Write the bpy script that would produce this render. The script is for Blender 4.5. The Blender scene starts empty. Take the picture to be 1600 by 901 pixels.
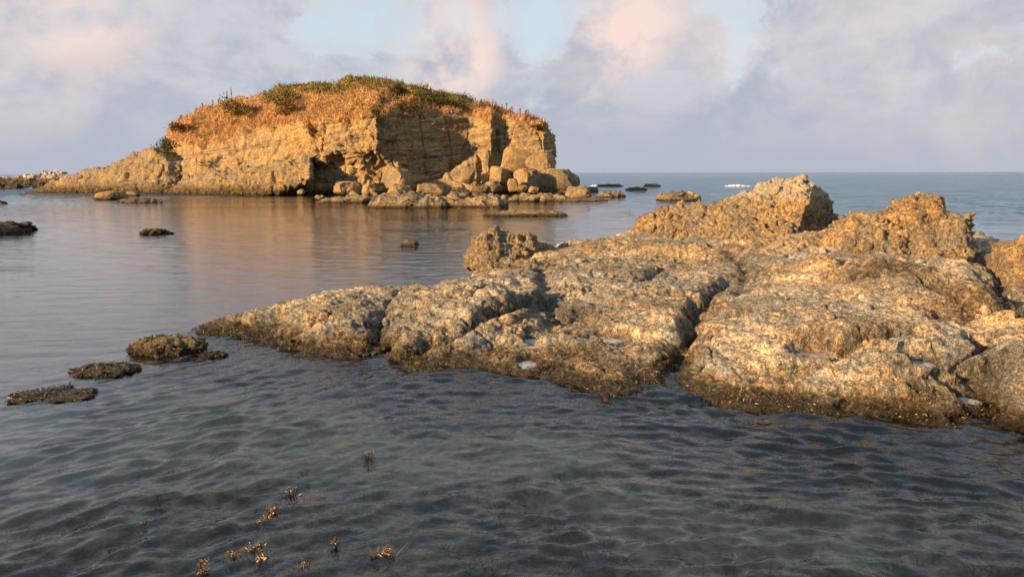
import bpy, math, random
import numpy as np
from mathutils import Vector, Matrix
R = math.radians
SC = bpy.context.scene
COL = SC.collection
rng = np.random.default_rng(7)
random.seed(7)

# ------------------------------------------------------------------ camera
FPX, CX, CY, CAMZ = 1142.0, 800.0, 450.5, 2.4
PITCH, ROLL = R(9.02), R(0.14)
cd = bpy.data.cameras.new('camera')
cam = bpy.data.objects.new('camera', cd)
COL.objects.link(cam)
cd.sensor_width = 36.0
cd.lens = 36.0 * FPX / 1600.0
cd.clip_start, cd.clip_end = 0.1, 20000.0
f0 = np.array([0, math.cos(PITCH), -math.sin(PITCH)])
u0 = np.array([0, math.sin(PITCH), math.cos(PITCH)])
r0 = np.array([1.0, 0, 0])
RT = r0 * math.cos(ROLL) - u0 * math.sin(ROLL)
UP = r0 * math.sin(ROLL) + u0 * math.cos(ROLL)
FW = f0
CAM = np.array([0, 0, CAMZ])
M = Matrix(((RT[0], UP[0], -FW[0], 0), (RT[1], UP[1], -FW[1], 0), (RT[2], UP[2], -FW[2], CAMZ), (0, 0, 0, 1)))
cam.matrix_world = M
SC.camera = cam

# ------------------------------------------------------------------ light
SUN_EL = R(17.0)
SUN_AZ = math.atan2(-0.845, -0.535)          # towards the sun, clockwise from +Y
TO_SUN = np.array([math.sin(SUN_AZ) * math.cos(SUN_EL), math.cos(SUN_AZ) * math.cos(SUN_EL), math.sin(SUN_EL)])
ld = bpy.data.lights.new('sun', 'SUN')
ld.energy = 5.0
ld.color = (1.0, 0.63, 0.31)
ld.angle = R(0.6)
lo = bpy.data.objects.new('sun', ld)
COL.objects.link(lo)
lo.rotation_euler = Vector(-TO_SUN).to_track_quat('-Z', 'Y').to_euler()
SC.view_settings.view_transform = 'Standard'
SC.view_settings.look = 'None'
SC.view_settings.exposure = 1.5
SC.view_settings.gamma = 1.0
SC.render.engine = 'CYCLES'
SC.cycles.use_denoising = True
SC.cycles.max_bounces = 8
SC.cycles.transparent_max_bounces = 8
SC.cycles.diffuse_bounces = 3
SC.cycles.caustics_reflective = False
SC.cycles.caustics_refractive = False
SC.cycles.sample_clamp_indirect = 6.0


# ------------------------------------------------------------------ node helper
class NT:
    def __init__(s, tree):
        s.t = tree
        tree.nodes.clear()

    def n(s, typ, **kw):
        nd = s.t.nodes.new(typ)
        for k, v in kw.items():
            setattr(nd, k, v)
        return nd

    def put(s, sock, v):
        if hasattr(v, 'is_output'):
            s.t.links.new(v, sock)
        elif isinstance(v, (tuple, list)):
            if len(v) == 3 and sock.type == 'RGBA':
                v = (*v, 1.0)
            sock.default_value = v
        else:
            sock.default_value = v

    def m(s, op, a, b=0.0, c=None, clamp=False):
        nd = s.n('ShaderNodeMath', operation=op, use_clamp=clamp)
        s.put(nd.inputs[0], a)
        s.put(nd.inputs[1], b)
        if c is not None:
            s.put(nd.inputs[2], c)
        return nd.outputs[0]

    def v(s, op, a, b=(0, 0, 0)):
        nd = s.n('ShaderNodeVectorMath', operation=op)
        s.put(nd.inputs[0], a)
        s.put(nd.inputs[1], b)
        return nd.outputs['Value'] if op in ('DOT_PRODUCT', 'LENGTH') else nd.outputs[0]

    def noise(s, vec, scale, detail=4.0, rough=0.55, dist=0.0, out=0):
        nd = s.n('ShaderNodeTexNoise')
        s.put(nd.inputs['Vector'], vec)
        s.put(nd.inputs['Scale'], scale)
        nd.inputs['Detail'].default_value = detail
        nd.inputs['Roughness'].default_value = rough
        nd.inputs['Distortion'].default_value = dist
        return nd.outputs[out]

    def vor(s, vec, scale, feature='F1', out='Distance', rand=1.0):
        nd = s.n('ShaderNodeTexVoronoi', feature=feature)
        s.put(nd.inputs['Vector'], vec)
        s.put(nd.inputs['Scale'], scale)
        nd.inputs['Randomness'].default_value = rand
        return nd.outputs[out]

    def mr(s, x, a, b, c=0.0, d=1.0, smooth=True):
        nd = s.n('ShaderNodeMapRange', interpolation_type='SMOOTHSTEP' if smooth else 'LINEAR')
        s.put(nd.inputs[0], x)
        for i, q in enumerate((a, b, c, d)):
            s.put(nd.inputs[1 + i], q)
        return nd.outputs[0]

    def mix(s, fac, a, b, blend='MIX'):
        nd = s.n('ShaderNodeMix', data_type='RGBA', blend_type=blend)
        s.put(nd.inputs[0], fac)
        s.put(nd.inputs[6], a)
        s.put(nd.inputs[7], b)
        return nd.outputs[2]

    def ramp(s, x, stops):
        nd = s.n('ShaderNodeValToRGB')
        s.put(nd.inputs[0], x)
        cr = nd.color_ramp
        while len(cr.elements) < len(stops):
            cr.elements.new(0.5)
        for e, (p, c) in zip(cr.elements, stops):
            e.position = p
            e.color = (*c, 1.0)
        return nd.outputs[0]

    def bump(s, h, strength, dist, normal=None):
        nd = s.n('ShaderNodeBump')
        s.put(nd.inputs['Height'], h)
        nd.inputs['Strength'].default_value = strength
        nd.inputs['Distance'].default_value = dist
        if normal is not None:
            s.put(nd.inputs['Normal'], normal)
        return nd.outputs[0]

    def pos(s):
        return s.n('ShaderNodeNewGeometry').outputs['Position']

    def sep(s, v):
        nd = s.n('ShaderNodeSeparateXYZ')
        s.put(nd.inputs[0], v)
        return nd.outputs

    def attr(s, name, out='Fac'):
        return s.n('ShaderNodeAttribute', attribute_name=name).outputs[out]

    def out(s, shader):
        o = s.n('ShaderNodeOutputMaterial')
        s.t.links.new(shader, o.inputs['Surface'])

    def principled(s, col, rough, normal=None, spec=0.3, **kw):
        b = s.n('ShaderNodeBsdfPrincipled')
        s.put(b.inputs['Base Color'], col)
        s.put(b.inputs['Roughness'], rough)
        s.put(b.inputs['Specular IOR Level'], spec)
        if normal is not None:
            s.put(b.inputs['Normal'], normal)
        for k, v in kw.items():
            s.put(b.inputs[k.replace('_', ' ')], v)
        return b.outputs[0]


def new_mat(name):
    mt = bpy.data.materials.new(name)
    mt.use_nodes = True
    return mt, NT(mt.node_tree)


# ------------------------------------------------------------------ picture <-> place
def ray(px, py):
    px = np.asarray(px, float)
    py = np.asarray(py, float)
    a = (px - CX) / FPX
    b = (CY - py) / FPX
    return FW + a[..., None] * RT + b[..., None] * UP


def at_z(px, py, z=0.0):
    d = ray(px, py)
    t = (np.asarray(z) - CAMZ) / d[..., 2]
    return CAM + d * t[..., None]


def at_y(px, py, Y):
    d = ray(px, py)
    t = np.asarray(Y) / d[..., 1]
    return CAM + d * t[..., None]


# ------------------------------------------------------------------ world / sky
W = bpy.data.worlds.new('World')
SC.world = W
W.use_nodes = True
nt = NT(W.node_tree)
dirv = nt.v('NORMALIZE', nt.n('ShaderNodeTexCoord').outputs['Generated'])
sky = nt.n('ShaderNodeTexSky', sky_type='NISHITA')
sky.sun_disc = False
sky.sun_elevation = SUN_EL
sky.sun_rotation = SUN_AZ
sky.air_density = 1.0
sky.dust_density = 1.5
sky.ozone_density = 1.5
dz = nt.sep(dirv)[2]
warp = nt.noise(dirv, 3.2, 6, 0.58, out=1)
wv = nt.v('ADD', dirv, nt.v('MULTIPLY', nt.v('SUBTRACT', warp, (0.5, 0.5, 0.5)), (0.11, 0.11, 0.11)))
wn = nt.v('NORMALIZE', wv)


def blob(px, py, rad, vec=None):
    d = ray(px, py)
    d = d / np.linalg.norm(d)
    dt = nt.v('DOT_PRODUCT', wn, tuple(float(q) for q in d))
    return nt.mr(dt, math.cos(R(rad)), 1.0)


def total(lst):
    acc = None
    for args, w in lst:
        q = nt.m('MULTIPLY', blob(*args), w)
        acc = q if acc is None else nt.m('ADD', acc, q)
    return acc


cov_n = nt.noise(nt.v('MULTIPLY', wv, (1, 1, 1.4)), 6.0, 10, 0.64, 0.25)
gaps = total([((545, 15, 9), .085), ((800, 15, 7), .13), ((1130, 10, 9), .12), ((905, 25, 5), .10), ((600, 90, 7), .08),
              ((1310, 160, 5), .11), ((1210, 60, 6), .05), ((820, 195, 4), .13), ((1560, 130, 5), .08), ((215, 165, 5), .10),
              ((930, 130, 4), .08), ((1570, 60, 5), .08)])
adds = total([((985, 70, 8), .13), ((705, 70, 7), .13), ((60, 60, 14), .10), ((1450, 70, 12), .12), ((1130, 120, 8), .08), ((260, 120, 12), .06)])
low = nt.mr(dz, 0.20, 0.03, 0.0, 0.22)
high = nt.mr(dz, 0.28, 0.60, 0.0, 0.22)
cov = nt.m('ADD', nt.m('SUBTRACT', nt.m('ADD', nt.m('ADD', cov_n, adds), low), gaps), nt.m('MULTIPLY', high, -1.0))
cov = nt.mr(nt.m('ADD', cov, 0.08), 0.36, 0.60)
warm = nt.m('MULTIPLY', total([((985, 40, 5), 1.05), ((700, 60, 5), .8), ((30, 40, 9), .45), ((1128, 78, 4), .45),
                               ((1430, 50, 10), .30), ((925, 85, 4.5), .35), ((700, 110, 5), .3), ((145, 5, 6), .4), ((1590, 150, 6), .2)]),
            nt.mr(nt.noise(nt.v('MULTIPLY', wv, (1, 1, 1.4)), 11.0, 8, 0.6, 0.2), 0.30, 0.62))
shade = nt.noise(nt.v('MULTIPLY', wv, (1, 1, 1.7)), 8.0, 9, 0.62, 0.3)
ccol = nt.mix(nt.mr(shade, 0.36, 0.64), (0.41, 0.44, 0.53), (0.575, 0.58, 0.625))
ccol = nt.mix(nt.mr(dz, 0.13, 0.0), ccol, (0.43, 0.455, 0.54))
ccol = nt.mix(nt.m('MINIMUM', warm, 1.0), ccol, (0.90, 0.70, 0.62))
edge = nt.m('MULTIPLY', nt.mr(cov, 0.05, 0.45), nt.mr(cov, 0.95, 0.5))
ccol = nt.mix(nt.m('MULTIPLY', edge, 0.35), ccol, (0.77, 0.75, 0.75))
skyc = nt.v('MULTIPLY', sky.outputs[0], (0.10, 0.10, 0.10))
skyc = nt.mix(0.75, skyc, nt.mix(nt.mr(dz, 0.24, 0.6), (0.71, 0.80, 0.87), (0.60, 0.74, 0.87)))
fin = nt.mix(nt.m('MULTIPLY', cov, 0.95), skyc, ccol)
fin = nt.v('MULTIPLY', fin, (0.38, 0.38, 0.382))
bg = nt.n('ShaderNodeBackground')
nt.put(bg.inputs[0], fin)
bg.inputs[1].default_value = 1.0
wo = nt.n('ShaderNodeOutputWorld')
nt.t.links.new(bg.outputs[0], wo.inputs[0])

# ------------------------------------------------------------------ numpy noise
_G = rng.normal(size=(256, 3))
_G /= np.linalg.norm(_G, axis=1)[:, None]
_G = _G.astype(np.float32)


def _hash(ix, iy, iz, seed):
    h = (ix.astype(np.uint32) * np.uint32(374761393) + iy.astype(np.uint32) * np.uint32(668265263)
         + iz.astype(np.uint32) * np.uint32(2147483647) + np.uint32(seed * 974711 + 13))
    h = (h ^ (h >> np.uint32(13))) * np.uint32(1274126177)
    return h ^ (h >> np.uint32(16))


def pn(P, scale=1.0, seed=0):
    """gradient noise, about -1..1"""
    P = (np.asarray(P) * scale).astype(np.float32)
    I = np.floor(P)
    F = P - I
    I = I.astype(np.int64)
    U = F * F * F * (F * (F * 6 - 15) + 10)
    out = 0
    for dx in (0, 1):
        wx = U[:, 0] if dx else 1 - U[:, 0]
        for dy in (0, 1):
            wy = U[:, 1] if dy else 1 - U[:, 1]
            for dzz in (0, 1):
                wz = U[:, 2] if dzz else 1 - U[:, 2]
                g = _G[_hash(I[:, 0] + dx, I[:, 1] + dy, I[:, 2] + dzz, seed) & np.uint32(255)]
                out = out + wx * wy * wz * (g[:, 0] * (F[:, 0] - dx) + g[:, 1] * (F[:, 1] - dy) + g[:, 2] * (F[:, 2] - dzz))
    return out * 1.6


def fbm(P, scale, octv=4, gain=0.5, seed=0, ridged=False):
    a, s, out = 1.0, scale, 0
    for o in range(octv):
        q = pn(P, s, seed + o * 17)
        out = out + a * ((1 - 2 * np.abs(q)) if ridged else q)
        a *= gain
        s *= 2.03
    return out


def worley(P, scale, seed=0):
    P = (np.asarray(P) * scale).astype(np.float32)
    I = np.floor(P).astype(np.int64)
    F = P - I
    f1 = np.full(len(P), 9.0, np.float32)
    f2 = f1.copy()
    for dx in (-1, 0, 1):
        for dy in (-1, 0, 1):
            for dzz in (-1, 0, 1):
                h = _hash(I[:, 0] + dx, I[:, 1] + dy, I[:, 2] + dzz, seed)
                ox = (h & np.uint32(1023)) / np.float32(1024)
                oy = ((h >> np.uint32(10)) & np.uint32(1023)) / np.float32(1024)
                oz = ((h >> np.uint32(20)) & np.uint32(1023)) / np.float32(1024)
                d = np.sqrt((F[:, 0] - dx - ox) ** 2 + (F[:, 1] - dy - oy) ** 2 + (F[:, 2] - dzz - oz) ** 2)
                f2 = np.minimum(f2, np.maximum(f1, d))
                f1 = np.minimum(f1, d)
    return f1, f2


def sstep(x, a, b):
    t = np.clip((x - a) / (b - a), 0, 1)
    return t * t * (3 - 2 * t)


# ------------------------------------------------------------------ mesh helpers
def tag(o, label=None, cat=None, group=None, kind=None):
    for k, v in (('label', label), ('category', cat), ('group', group), ('kind', kind)):
        if v:
            o[k] = v
    return o


def mesh(name, V, F, mat, parent=None, smooth=True, attrs=None):
    """V (n,3); F int array (m,3) or (m,4)"""
    me = bpy.data.meshes.new(name)
    V = np.asarray(V, np.float32)
    F = np.asarray(F, np.int32)
    k = F.shape[1]
    me.vertices.add(len(V))
    me.vertices.foreach_set('co', V.ravel())
    me.loops.add(F.size)
    me.loops.foreach_set('vertex_index', F.ravel())
    me.polygons.add(len(F))
    me.polygons.foreach_set('loop_start', np.arange(0, F.size, k, dtype=np.int32))
    me.polygons.foreach_set('loop_total', np.full(len(F), k, np.int32))
    if smooth:
        me.polygons.foreach_set('use_smooth', np.ones(len(F), bool))
    for nm, (typ, arr) in (attrs or {}).items():
        a = me.attributes.new(nm, typ, 'POINT')
        arr = np.asarray(arr, np.float32)
        if typ == 'FLOAT':
            a.data.foreach_set('value', arr.ravel())
        else:
            if arr.shape[1] == 3:
                arr = np.concatenate([arr, np.ones((len(arr), 1), np.float32)], 1)
            a.data.foreach_set('color', arr.ravel())
    me.update()
    me.validate()
    me.materials.append(mat)
    o = bpy.data.objects.new(name, me)
    COL.objects.link(o)
    if parent is not None:
        o.parent = parent
    return o


def normals(V, F):
    N = np.zeros_like(V)
    if F.shape[1] == 4:
        n = np.cross(V[F[:, 2]] - V[F[:, 0]], V[F[:, 3]] - V[F[:, 1]])
    else:
        n = np.cross(V[F[:, 1]] - V[F[:, 0]], V[F[:, 2]] - V[F[:, 0]])
    for c in range(F.shape[1]):
        for a in range(3):
            N[:, a] += np.bincount(F[:, c], n[:, a], len(V))
    return N / (np.linalg.norm(N, axis=1)[:, None] + 1e-9)


def compact(V, F, *arrs):
    used = np.zeros(len(V), bool)
    used[F.ravel()] = True
    idx = np.cumsum(used) - 1
    return (V[used], idx[F], *[a[used] for a in arrs])


def seg_dist(X, Y, poly, closed=True):
    """distance to a polyline, nearest point, and inside flag"""
    poly = np.asarray(poly, float)
    n = len(poly)
    best = np.full(X.shape, 1e9)
    bx = np.zeros(X.shape)
    by = np.zeros(X.shape)
    side = np.zeros(X.shape)
    par = np.zeros(X.shape)
    ins = np.zeros(X.shape, bool)
    for i in range(n if closed else n - 1):
        ax, ay = poly[i]
        cx, cy = poly[(i + 1) % n]
        ex, ey = cx - ax, cy - ay
        L = ex * ex + ey * ey + 1e-12
        t = np.clip(((X - ax) * ex + (Y - ay) * ey) / L, 0, 1)
        qx, qy = ax + t * ex, ay + t * ey
        d = np.hypot(X - qx, Y - qy)
        mk = d < best
        best = np.where(mk, d, best)
        bx = np.where(mk, qx, bx)
        by = np.where(mk, qy, by)
        side = np.where(mk, np.sign(ex * (Y - ay) - ey * (X - ax)), side)
        par = np.where(mk, (i + t) / max(n - 1, 1), par)
        if closed:
            c = ((ay > Y) != (cy > Y)) & (X < (cx - ax) * (Y - ay) / (cy - ay + 1e-12) + ax)
            ins ^= c
    return best, bx, by, ins, side, par


def grid_faces(nr, nc):
    i = np.arange(nr - 1)[:, None] * nc + np.arange(nc - 1)[None, :]
    i = i.ravel()
    return np.stack([i, i + 1, i + nc + 1, i + nc], 1)


# ------------------------------------------------------------------ materials
def rock_mat(name, light, mid, dark, strata=0.0, lichen=0.3, tide=(0.0, 0.5), algae=1.0, sc=1.0, veg=False, pale=0.0, bump=1.0, wet=0.05, grey=(0.20, 0.195, 0.16)):
    """light/mid/dark stone colours; algae and wet band follow the height above the water"""
    mt, n = new_mat(name)
    P = n.pos()
    x, y, z = n.sep(P)
    big = n.noise(P, 0.9 * sc, 6, 0.6)
    fine = n.noise(P, 7.0 * sc, 8, 0.68)
    grain = n.noise(P, 34.0 * sc, 4, 0.7)
    f = n.m('ADD', n.m('MULTIPLY', big, 0.45), n.m('MULTIPLY', fine, 0.55))
    col = n.ramp(f, [(0.40, dark), (0.475, mid), (0.545, light), (0.63, tuple(min(1, c * 1.25) for c in light))])
    if strata:
        zd = n.m('SUBTRACT', z, n.m('MULTIPLY', x, 0.11))
        cb = n.n('ShaderNodeCombineXYZ')
        n.put(cb.inputs[0], x)
        n.put(cb.inputs[1], y)
        n.put(cb.inputs[2], zd)
        PD = cb.outputs[0]
        sv = n.v('MULTIPLY', PD, (0.12, 0.12, 3.2))
        st = n.noise(sv, 1.0 * sc, 6, 0.65, 0.4)
        col = n.mix(n.m('MULTIPLY', n.mr(st, 0.48, 0.40), strata), col, dark)
        col = n.mix(n.m('MULTIPLY', n.mr(st, 0.53, 0.62), strata * 0.7), col, light)
    if lichen:
        lf = n.noise(P, 2.2 * sc, 7, 0.66)
        col = n.mix(n.m('MULTIPLY', n.mr(lf, 0.475, 0.565), lichen), col, grey)
        lf2 = n.noise(n.v('ADD', P, (7, 3, 1)), 9.0 * sc, 5, 0.7)
        col = n.mix(n.m('MULTIPLY', n.mr(lf2, 0.51, 0.60), lichen * 0.8), col, (0.115, 0.12, 0.10))
        rd = n.noise(n.v('ADD', P, (2, 9, 5)), 5.0 * sc, 5, 0.65)
        col = n.mix(n.m('MULTIPLY', n.mr(rd, 0.58, 0.68), 0.35), col, (0.27, 0.12, 0.075))
        bg_ = n.noise(n.v('ADD', P, (4, 4, 4)), 0.55 * sc, 5, 0.6)
        col = n.mix(n.m('MULTIPLY', n.mr(bg_, 0.47, 0.58), lichen * 0.55), col, grey)
    if name == 'shelf_stone':
        oc = n.ramp(f, [(0.42, (0.18, 0.125, 0.065)), (0.49, (0.36, 0.235, 0.095)), (0.57, (0.48, 0.32, 0.14))])
        col = n.mix(n.m('MULTIPLY', n.attr('ochre'), n.mr(big, 0.38, 0.58, 0.35, 0.95)), col, oc)
        dm = n.m('MULTIPLY', n.attr('damp_shade'), n.mr(fine, 0.35, 0.55, 1.0, 0.6))
        col = n.mix(n.m('MULTIPLY', dm, 0.92), col, (0.035, 0.031, 0.026))  # dark tone holds painted crevice shade as well as wet rock
    gr2 = n.mr(n.noise(n.v('ADD', P, (3, 1, 8)), 52.0 * sc, 3, 0.7), 0.36, 0.64, 0.52, 1.42)
    gr3 = n.mr(n.noise(n.v('ADD', P, (9, 2, 6)), 13.0 * sc, 4, 0.65), 0.38, 0.62, 0.70, 1.25)
    gg = n.m('MULTIPLY', gr2, gr3)
    if sc < 0.6:
        gg = n.m('ADD', n.m('MULTIPLY', gg, 0.45), 0.55)
    cc_ = n.n('ShaderNodeCombineXYZ')
    for k_ in range(3):
        n.put(cc_.inputs[k_], gg)
    col = n.v('MULTIPLY', col, cc_.outputs[0])
    # pale shell specks and dark pits
    sp = n.vor(P, 26.0 * sc)
    spk = n.m('MULTIPLY', n.mr(sp, 0.30, 0.14), n.mr(n.noise(P, 4.0 * sc, 3), 0.44, 0.58))
    col = n.mix(n.m('MULTIPLY', spk, 0.75), col, (0.55, 0.50, 0.42))
    pit = n.mr(n.noise(P, 18.0 * sc, 4, 0.7), 0.44, 0.35)
    col = n.mix(n.m('MULTIPLY', pit, 0.3 if sc < 0.6 else 0.65), col, (0.06, 0.052, 0.04))
    if pale:
        col = n.mix(n.m('MULTIPLY', n.mr(n.m('ADD', z, n.m('MULTIPLY', n.m('SUBTRACT', fine, 0.5), 0.9)), pale, pale + 0.35), 0.7), col, (0.50, 0.44, 0.33))
    if veg:
        vg = n.attr('veg')
        soil = n.ramp(fine, [(0.36, (0.10, 0.06, 0.03)), (0.5, (0.32, 0.165, 0.06)), (0.64, (0.44, 0.25, 0.09))])
        col = n.mix(vg, col, soil)
    rough = 0.88
    if algae:
        zz = n.m('ADD', z, n.m('MULTIPLY', n.m('SUBTRACT', n.noise(P, 2.6, 5, 0.62), 0.5), (tide[1] - tide[0]) * 1.1))
        af = n.m('MULTIPLY', n.mr(zz, tide[1], tide[0] + 0.02), algae)
        an = n.noise(P, 14.0 * sc, 6, 0.7)
        ac = n.ramp(an, [(0.42, (0.018, 0.017, 0.011)), (0.49, (0.06, 0.046, 0.02)), (0.55, (0.13, 0.088, 0.032)), (0.63, (0.27, 0.175, 0.055))])
        col = n.mix(af, col, ac)
        wf = n.mr(n.m('ADD', z, n.m('MULTIPLY', n.m('SUBTRACT', fine, 0.5), 0.08)), wet + 0.07, wet - 0.02)
        col = n.mix(n.m('MULTIPLY', wf, 0.80), col, (0.018, 0.015, 0.010))
        rough = n.mr(wf, 0.0, 1.0, 0.88, 0.28)
    h = n.m('ADD', n.m('MULTIPLY', fine, 1.0), n.m('MULTIPLY', grain, 0.5))
    h = n.m('ADD', h, n.m('MULTIPLY', n.m('MULTIPLY', pit, -1.0), 0.35))
    if strata:
        sh = n.noise(n.v('MULTIPLY', PD, (0.2, 0.2, 5.0)), 1.0 * sc, 6, 0.7, 0.3)
        h = n.m('ADD', h, n.m('MULTIPLY', sh, 1.3 * strata))
    if name == 'shelf_stone':
        h = n.m('MULTIPLY', h, n.mr(n.noise(n.v('ADD', P, (5, 5, 2)), 0.8, 4, 0.6), 0.42, 0.60, 0.30, 1.0))
    nb = n.bump(h, min(1.0, bump), 0.12 * max(1.0, bump) / sc)
    n.out(n.principled(col, rough, nb, 0.25))
    return mt


m_cliff = rock_mat('cliff_stone', (0.42, 0.27, 0.095), (0.33, 0.205, 0.072), (0.18, 0.125, 0.058), strata=1.0, lichen=0.40, tide=(0.1, 1.0), sc=0.42, veg=True, wet=0.12, bump=0.8)
m_slab = rock_mat('slab_stone', (0.42, 0.28, 0.11), (0.31, 0.205, 0.085), (0.15, 0.115, 0.062), strata=0.6, lichen=0.6, tide=(0.2, 1.6), sc=0.42, wet=0.15, bump=1.0)
m_block = rock_mat('block_stone', (0.42, 0.275, 0.11), (0.33, 0.215, 0.085), (0.18, 0.13, 0.065), strata=0.3, lichen=0.4, tide=(0.0, 0.5), sc=0.5, wet=0.1)
m_ledge = rock_mat('ledge_stone', (0.40, 0.29, 0.16), (0.28, 0.20, 0.11), (0.13, 0.105, 0.065), lichen=0.6, tide=(-0.1, 0.45), sc=0.6, wet=0.10)
m_shelf = rock_mat('shelf_stone', (0.55, 0.41, 0.245), (0.42, 0.31, 0.185), (0.15, 0.125, 0.09), lichen=0.85, tide=(0.03, 0.25), sc=1.0, wet=0.075, bump=1.7, grey=(0.265, 0.27, 0.235))
m_congl = rock_mat('conglomerate_stone', (0.46, 0.305, 0.13), (0.36, 0.23, 0.095), (0.17, 0.12, 0.065), lichen=0.65, algae=0.0, sc=1.0, bump=1.3)
m_crest = rock_mat('pale_crested_stone', (0.46, 0.305, 0.13), (0.36, 0.23, 0.095), (0.17, 0.12, 0.065), lichen=0.65, algae=0.0, sc=0.9, bump=1.3, pale=1.55)
m_dark = rock_mat('weedy_stone', (0.10, 0.075, 0.036), (0.055, 0.045, 0.026), (0.022, 0.02, 0.016), lichen=0.3, algae=0.45, tide=(0.0, 0.30), sc=1.6, wet=0.05)
m_gold = rock_mat('golden_stone', (0.40, 0.27, 0.11), (0.27, 0.18, 0.075), (0.10, 0.08, 0.045), lichen=0.6, tide=(0.0, 0.28), sc=1.4, wet=0.04)
m_white = rock_mat('guano_stone', (0.62, 0.54, 0.44), (0.46, 0.38, 0.29), (0.16, 0.13, 0.10), lichen=0.3, tide=(1.3, 2.2), algae=1.0, sc=0.4, wet=0.8)


def leaf_mat(name):
    mt, n = new_mat(name)
    c = n.attr('tint', 'Color')
    d = n.n('ShaderNodeBsdfDiffuse')
    n.put(d.inputs[0], c)
    t = n.n('ShaderNodeBsdfTranslucent')
    n.put(t.inputs[0], c)
    mx = n.n('ShaderNodeMixShader')
    mx.inputs[0].default_value = 0.25
    n.t.links.new(d.outputs[0], mx.inputs[1])
    n.t.links.new(t.outputs[0], mx.inputs[2])
    n.out(mx.outputs[0])
    return mt


m_leaf = leaf_mat('grass_blade')


def weed_mat(name):
    mt, n = new_mat(name)
    n.out(n.principled(n.attr('tint', 'Color'), 0.45, None, 0.4))
    return mt


m_weed = weed_mat('wet_seaweed')

# water
m_water, n = new_mat('sea_water')
P = n.pos()
r_ = n.v('LENGTH', n.v('MULTIPLY', P, (1, 1, 0)))
b1 = n.noise(n.v('MULTIPLY', P, (0.8, 1.25, 0)), 11.0, 3, 0.5, 0.6)
b2 = n.noise(n.v('MULTIPLY', P, (0.55, 1.6, 0)), 1.7, 4, 0.55, 0.5)
b3 = n.noise(n.v('MULTIPLY', P, (0.5, 1.5, 0)), 0.5, 6, 0.6, 0.4)
nearf = n.mr(r_, 26, 7)
calm = n.attr('calm')
h = n.m('MULTIPLY', n.m('MULTIPLY', b1, 0.010), nearf)
h = n.m('ADD', h, n.m('MULTIPLY', n.m('MULTIPLY', b2, n.mr(r_, 7, 16, 0.012, 0.055)), n.m('SUBTRACT', 1.0, n.m('MULTIPLY', calm, 0.45))))
h = n.m('ADD', h, n.m('MULTIPLY', n.m('MULTIPLY', b3, 0.55), n.m('MULTIPLY', n.mr(r_, 25, 60), n.m('SUBTRACT', 1.0, n.m('MULTIPLY', calm, 0.97)))))
nb = n.bump(h, 1.0, 1.0)
fr = n.n('ShaderNodeFresnel')
fr.inputs[0].default_value = 1.47
n.put(fr.inputs['Normal'], nb)
tr = n.n('ShaderNodeBsdfTransparent')
tr.inputs[0].default_value = (0.90, 0.93, 0.88, 1)
gl = n.n('ShaderNodeBsdfGlossy')
gl.inputs['Color'].default_value = (1, 1, 1, 1)
gl.inputs['Roughness'].default_value = 0.02
n.put(gl.inputs['Normal'], nb)
mx = n.n('ShaderNodeMixShader')
n.put(mx.inputs[0], fr.outputs[0])
n.t.links.new(tr.outputs[0], mx.inputs[1])
n.t.links.new(gl.outputs[0], mx.inputs[2])
n.out(mx.outputs[0])

# pool water: a still skin over a mottled pale base colour
m_pool, n = new_mat('pool_water')
P = n.pos()
mottle = n.mr(n.noise(P, 5.0, 4, 0.6), 0.35, 0.6)
c = n.mix(mottle, (0.12, 0.12, 0.115), (0.36, 0.375, 0.39))
n.out(n.principled(c, 0.04, None, 0.8))

m_foam, n = new_mat('sea_foam')
n.out(n.principled((0.80, 0.80, 0.82), 0.7, None, 0.2))

# sea bed
m_bed, n = new_mat('sea_bed_weed')
P = n.pos()
x, y, z = n.sep(P)
a = n.noise(P, 1.1, 6, 0.6, 0.3)
b = n.noise(P, 3.6, 9, 0.72)
sand = n.attr('sand')
c = n.ramp(b, [(0.39, (0.006, 0.006, 0.005)), (0.46, (0.045, 0.036, 0.022)), (0.53, (0.16, 0.12, 0.065)), (0.63, (0.34, 0.26, 0.14))])
s_ = n.ramp(b, [(0.36, (0.11, 0.095, 0.058)), (0.5, (0.28, 0.24, 0.15)), (0.66, (0.44, 0.37, 0.25))])
c = n.mix(n.mr(n.m('ADD', sand, n.m('MULTIPLY', n.m('SUBTRACT', a, 0.5), 1.1)), 0.28, 0.75), c, s_)
c = n.mix(n.attr('bay_sheen'), c, (0.56, 0.49, 0.49))  # pale lavender painted on the bay floor to imitate reflected sky
c = n.mix(n.mr(z, -2.6, -3.8), c, (0.30, 0.60, 0.78))  # deep bed painted blue to imitate light scattered in the water
n.out(n.principled(c, 0.9, n.bump(b, 0.8, 0.08), 0.1))


# ------------------------------------------------------------------ sea and sea bed
def polar(az0, az1, daz, rads):
    azd = np.arange(R(az0), R(az1), R(daz))
    rest = np.linspace(R(az1), R(az0) + 2 * math.pi, 40)[:-1]
    az = np.concatenate([azd, rest])
    A, RR = np.meshgrid(az, rads)
    nr, nc = A.shape
    F = grid_faces(nr, nc)
    i = np.arange(nr - 1)
    wrap = np.stack([i * nc + nc - 1, i * nc, (i + 1) * nc, (i + 1) * nc + nc - 1], 1)
    F = np.concatenate([F, wrap])
    return A.ravel(), RR.ravel(), F


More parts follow.
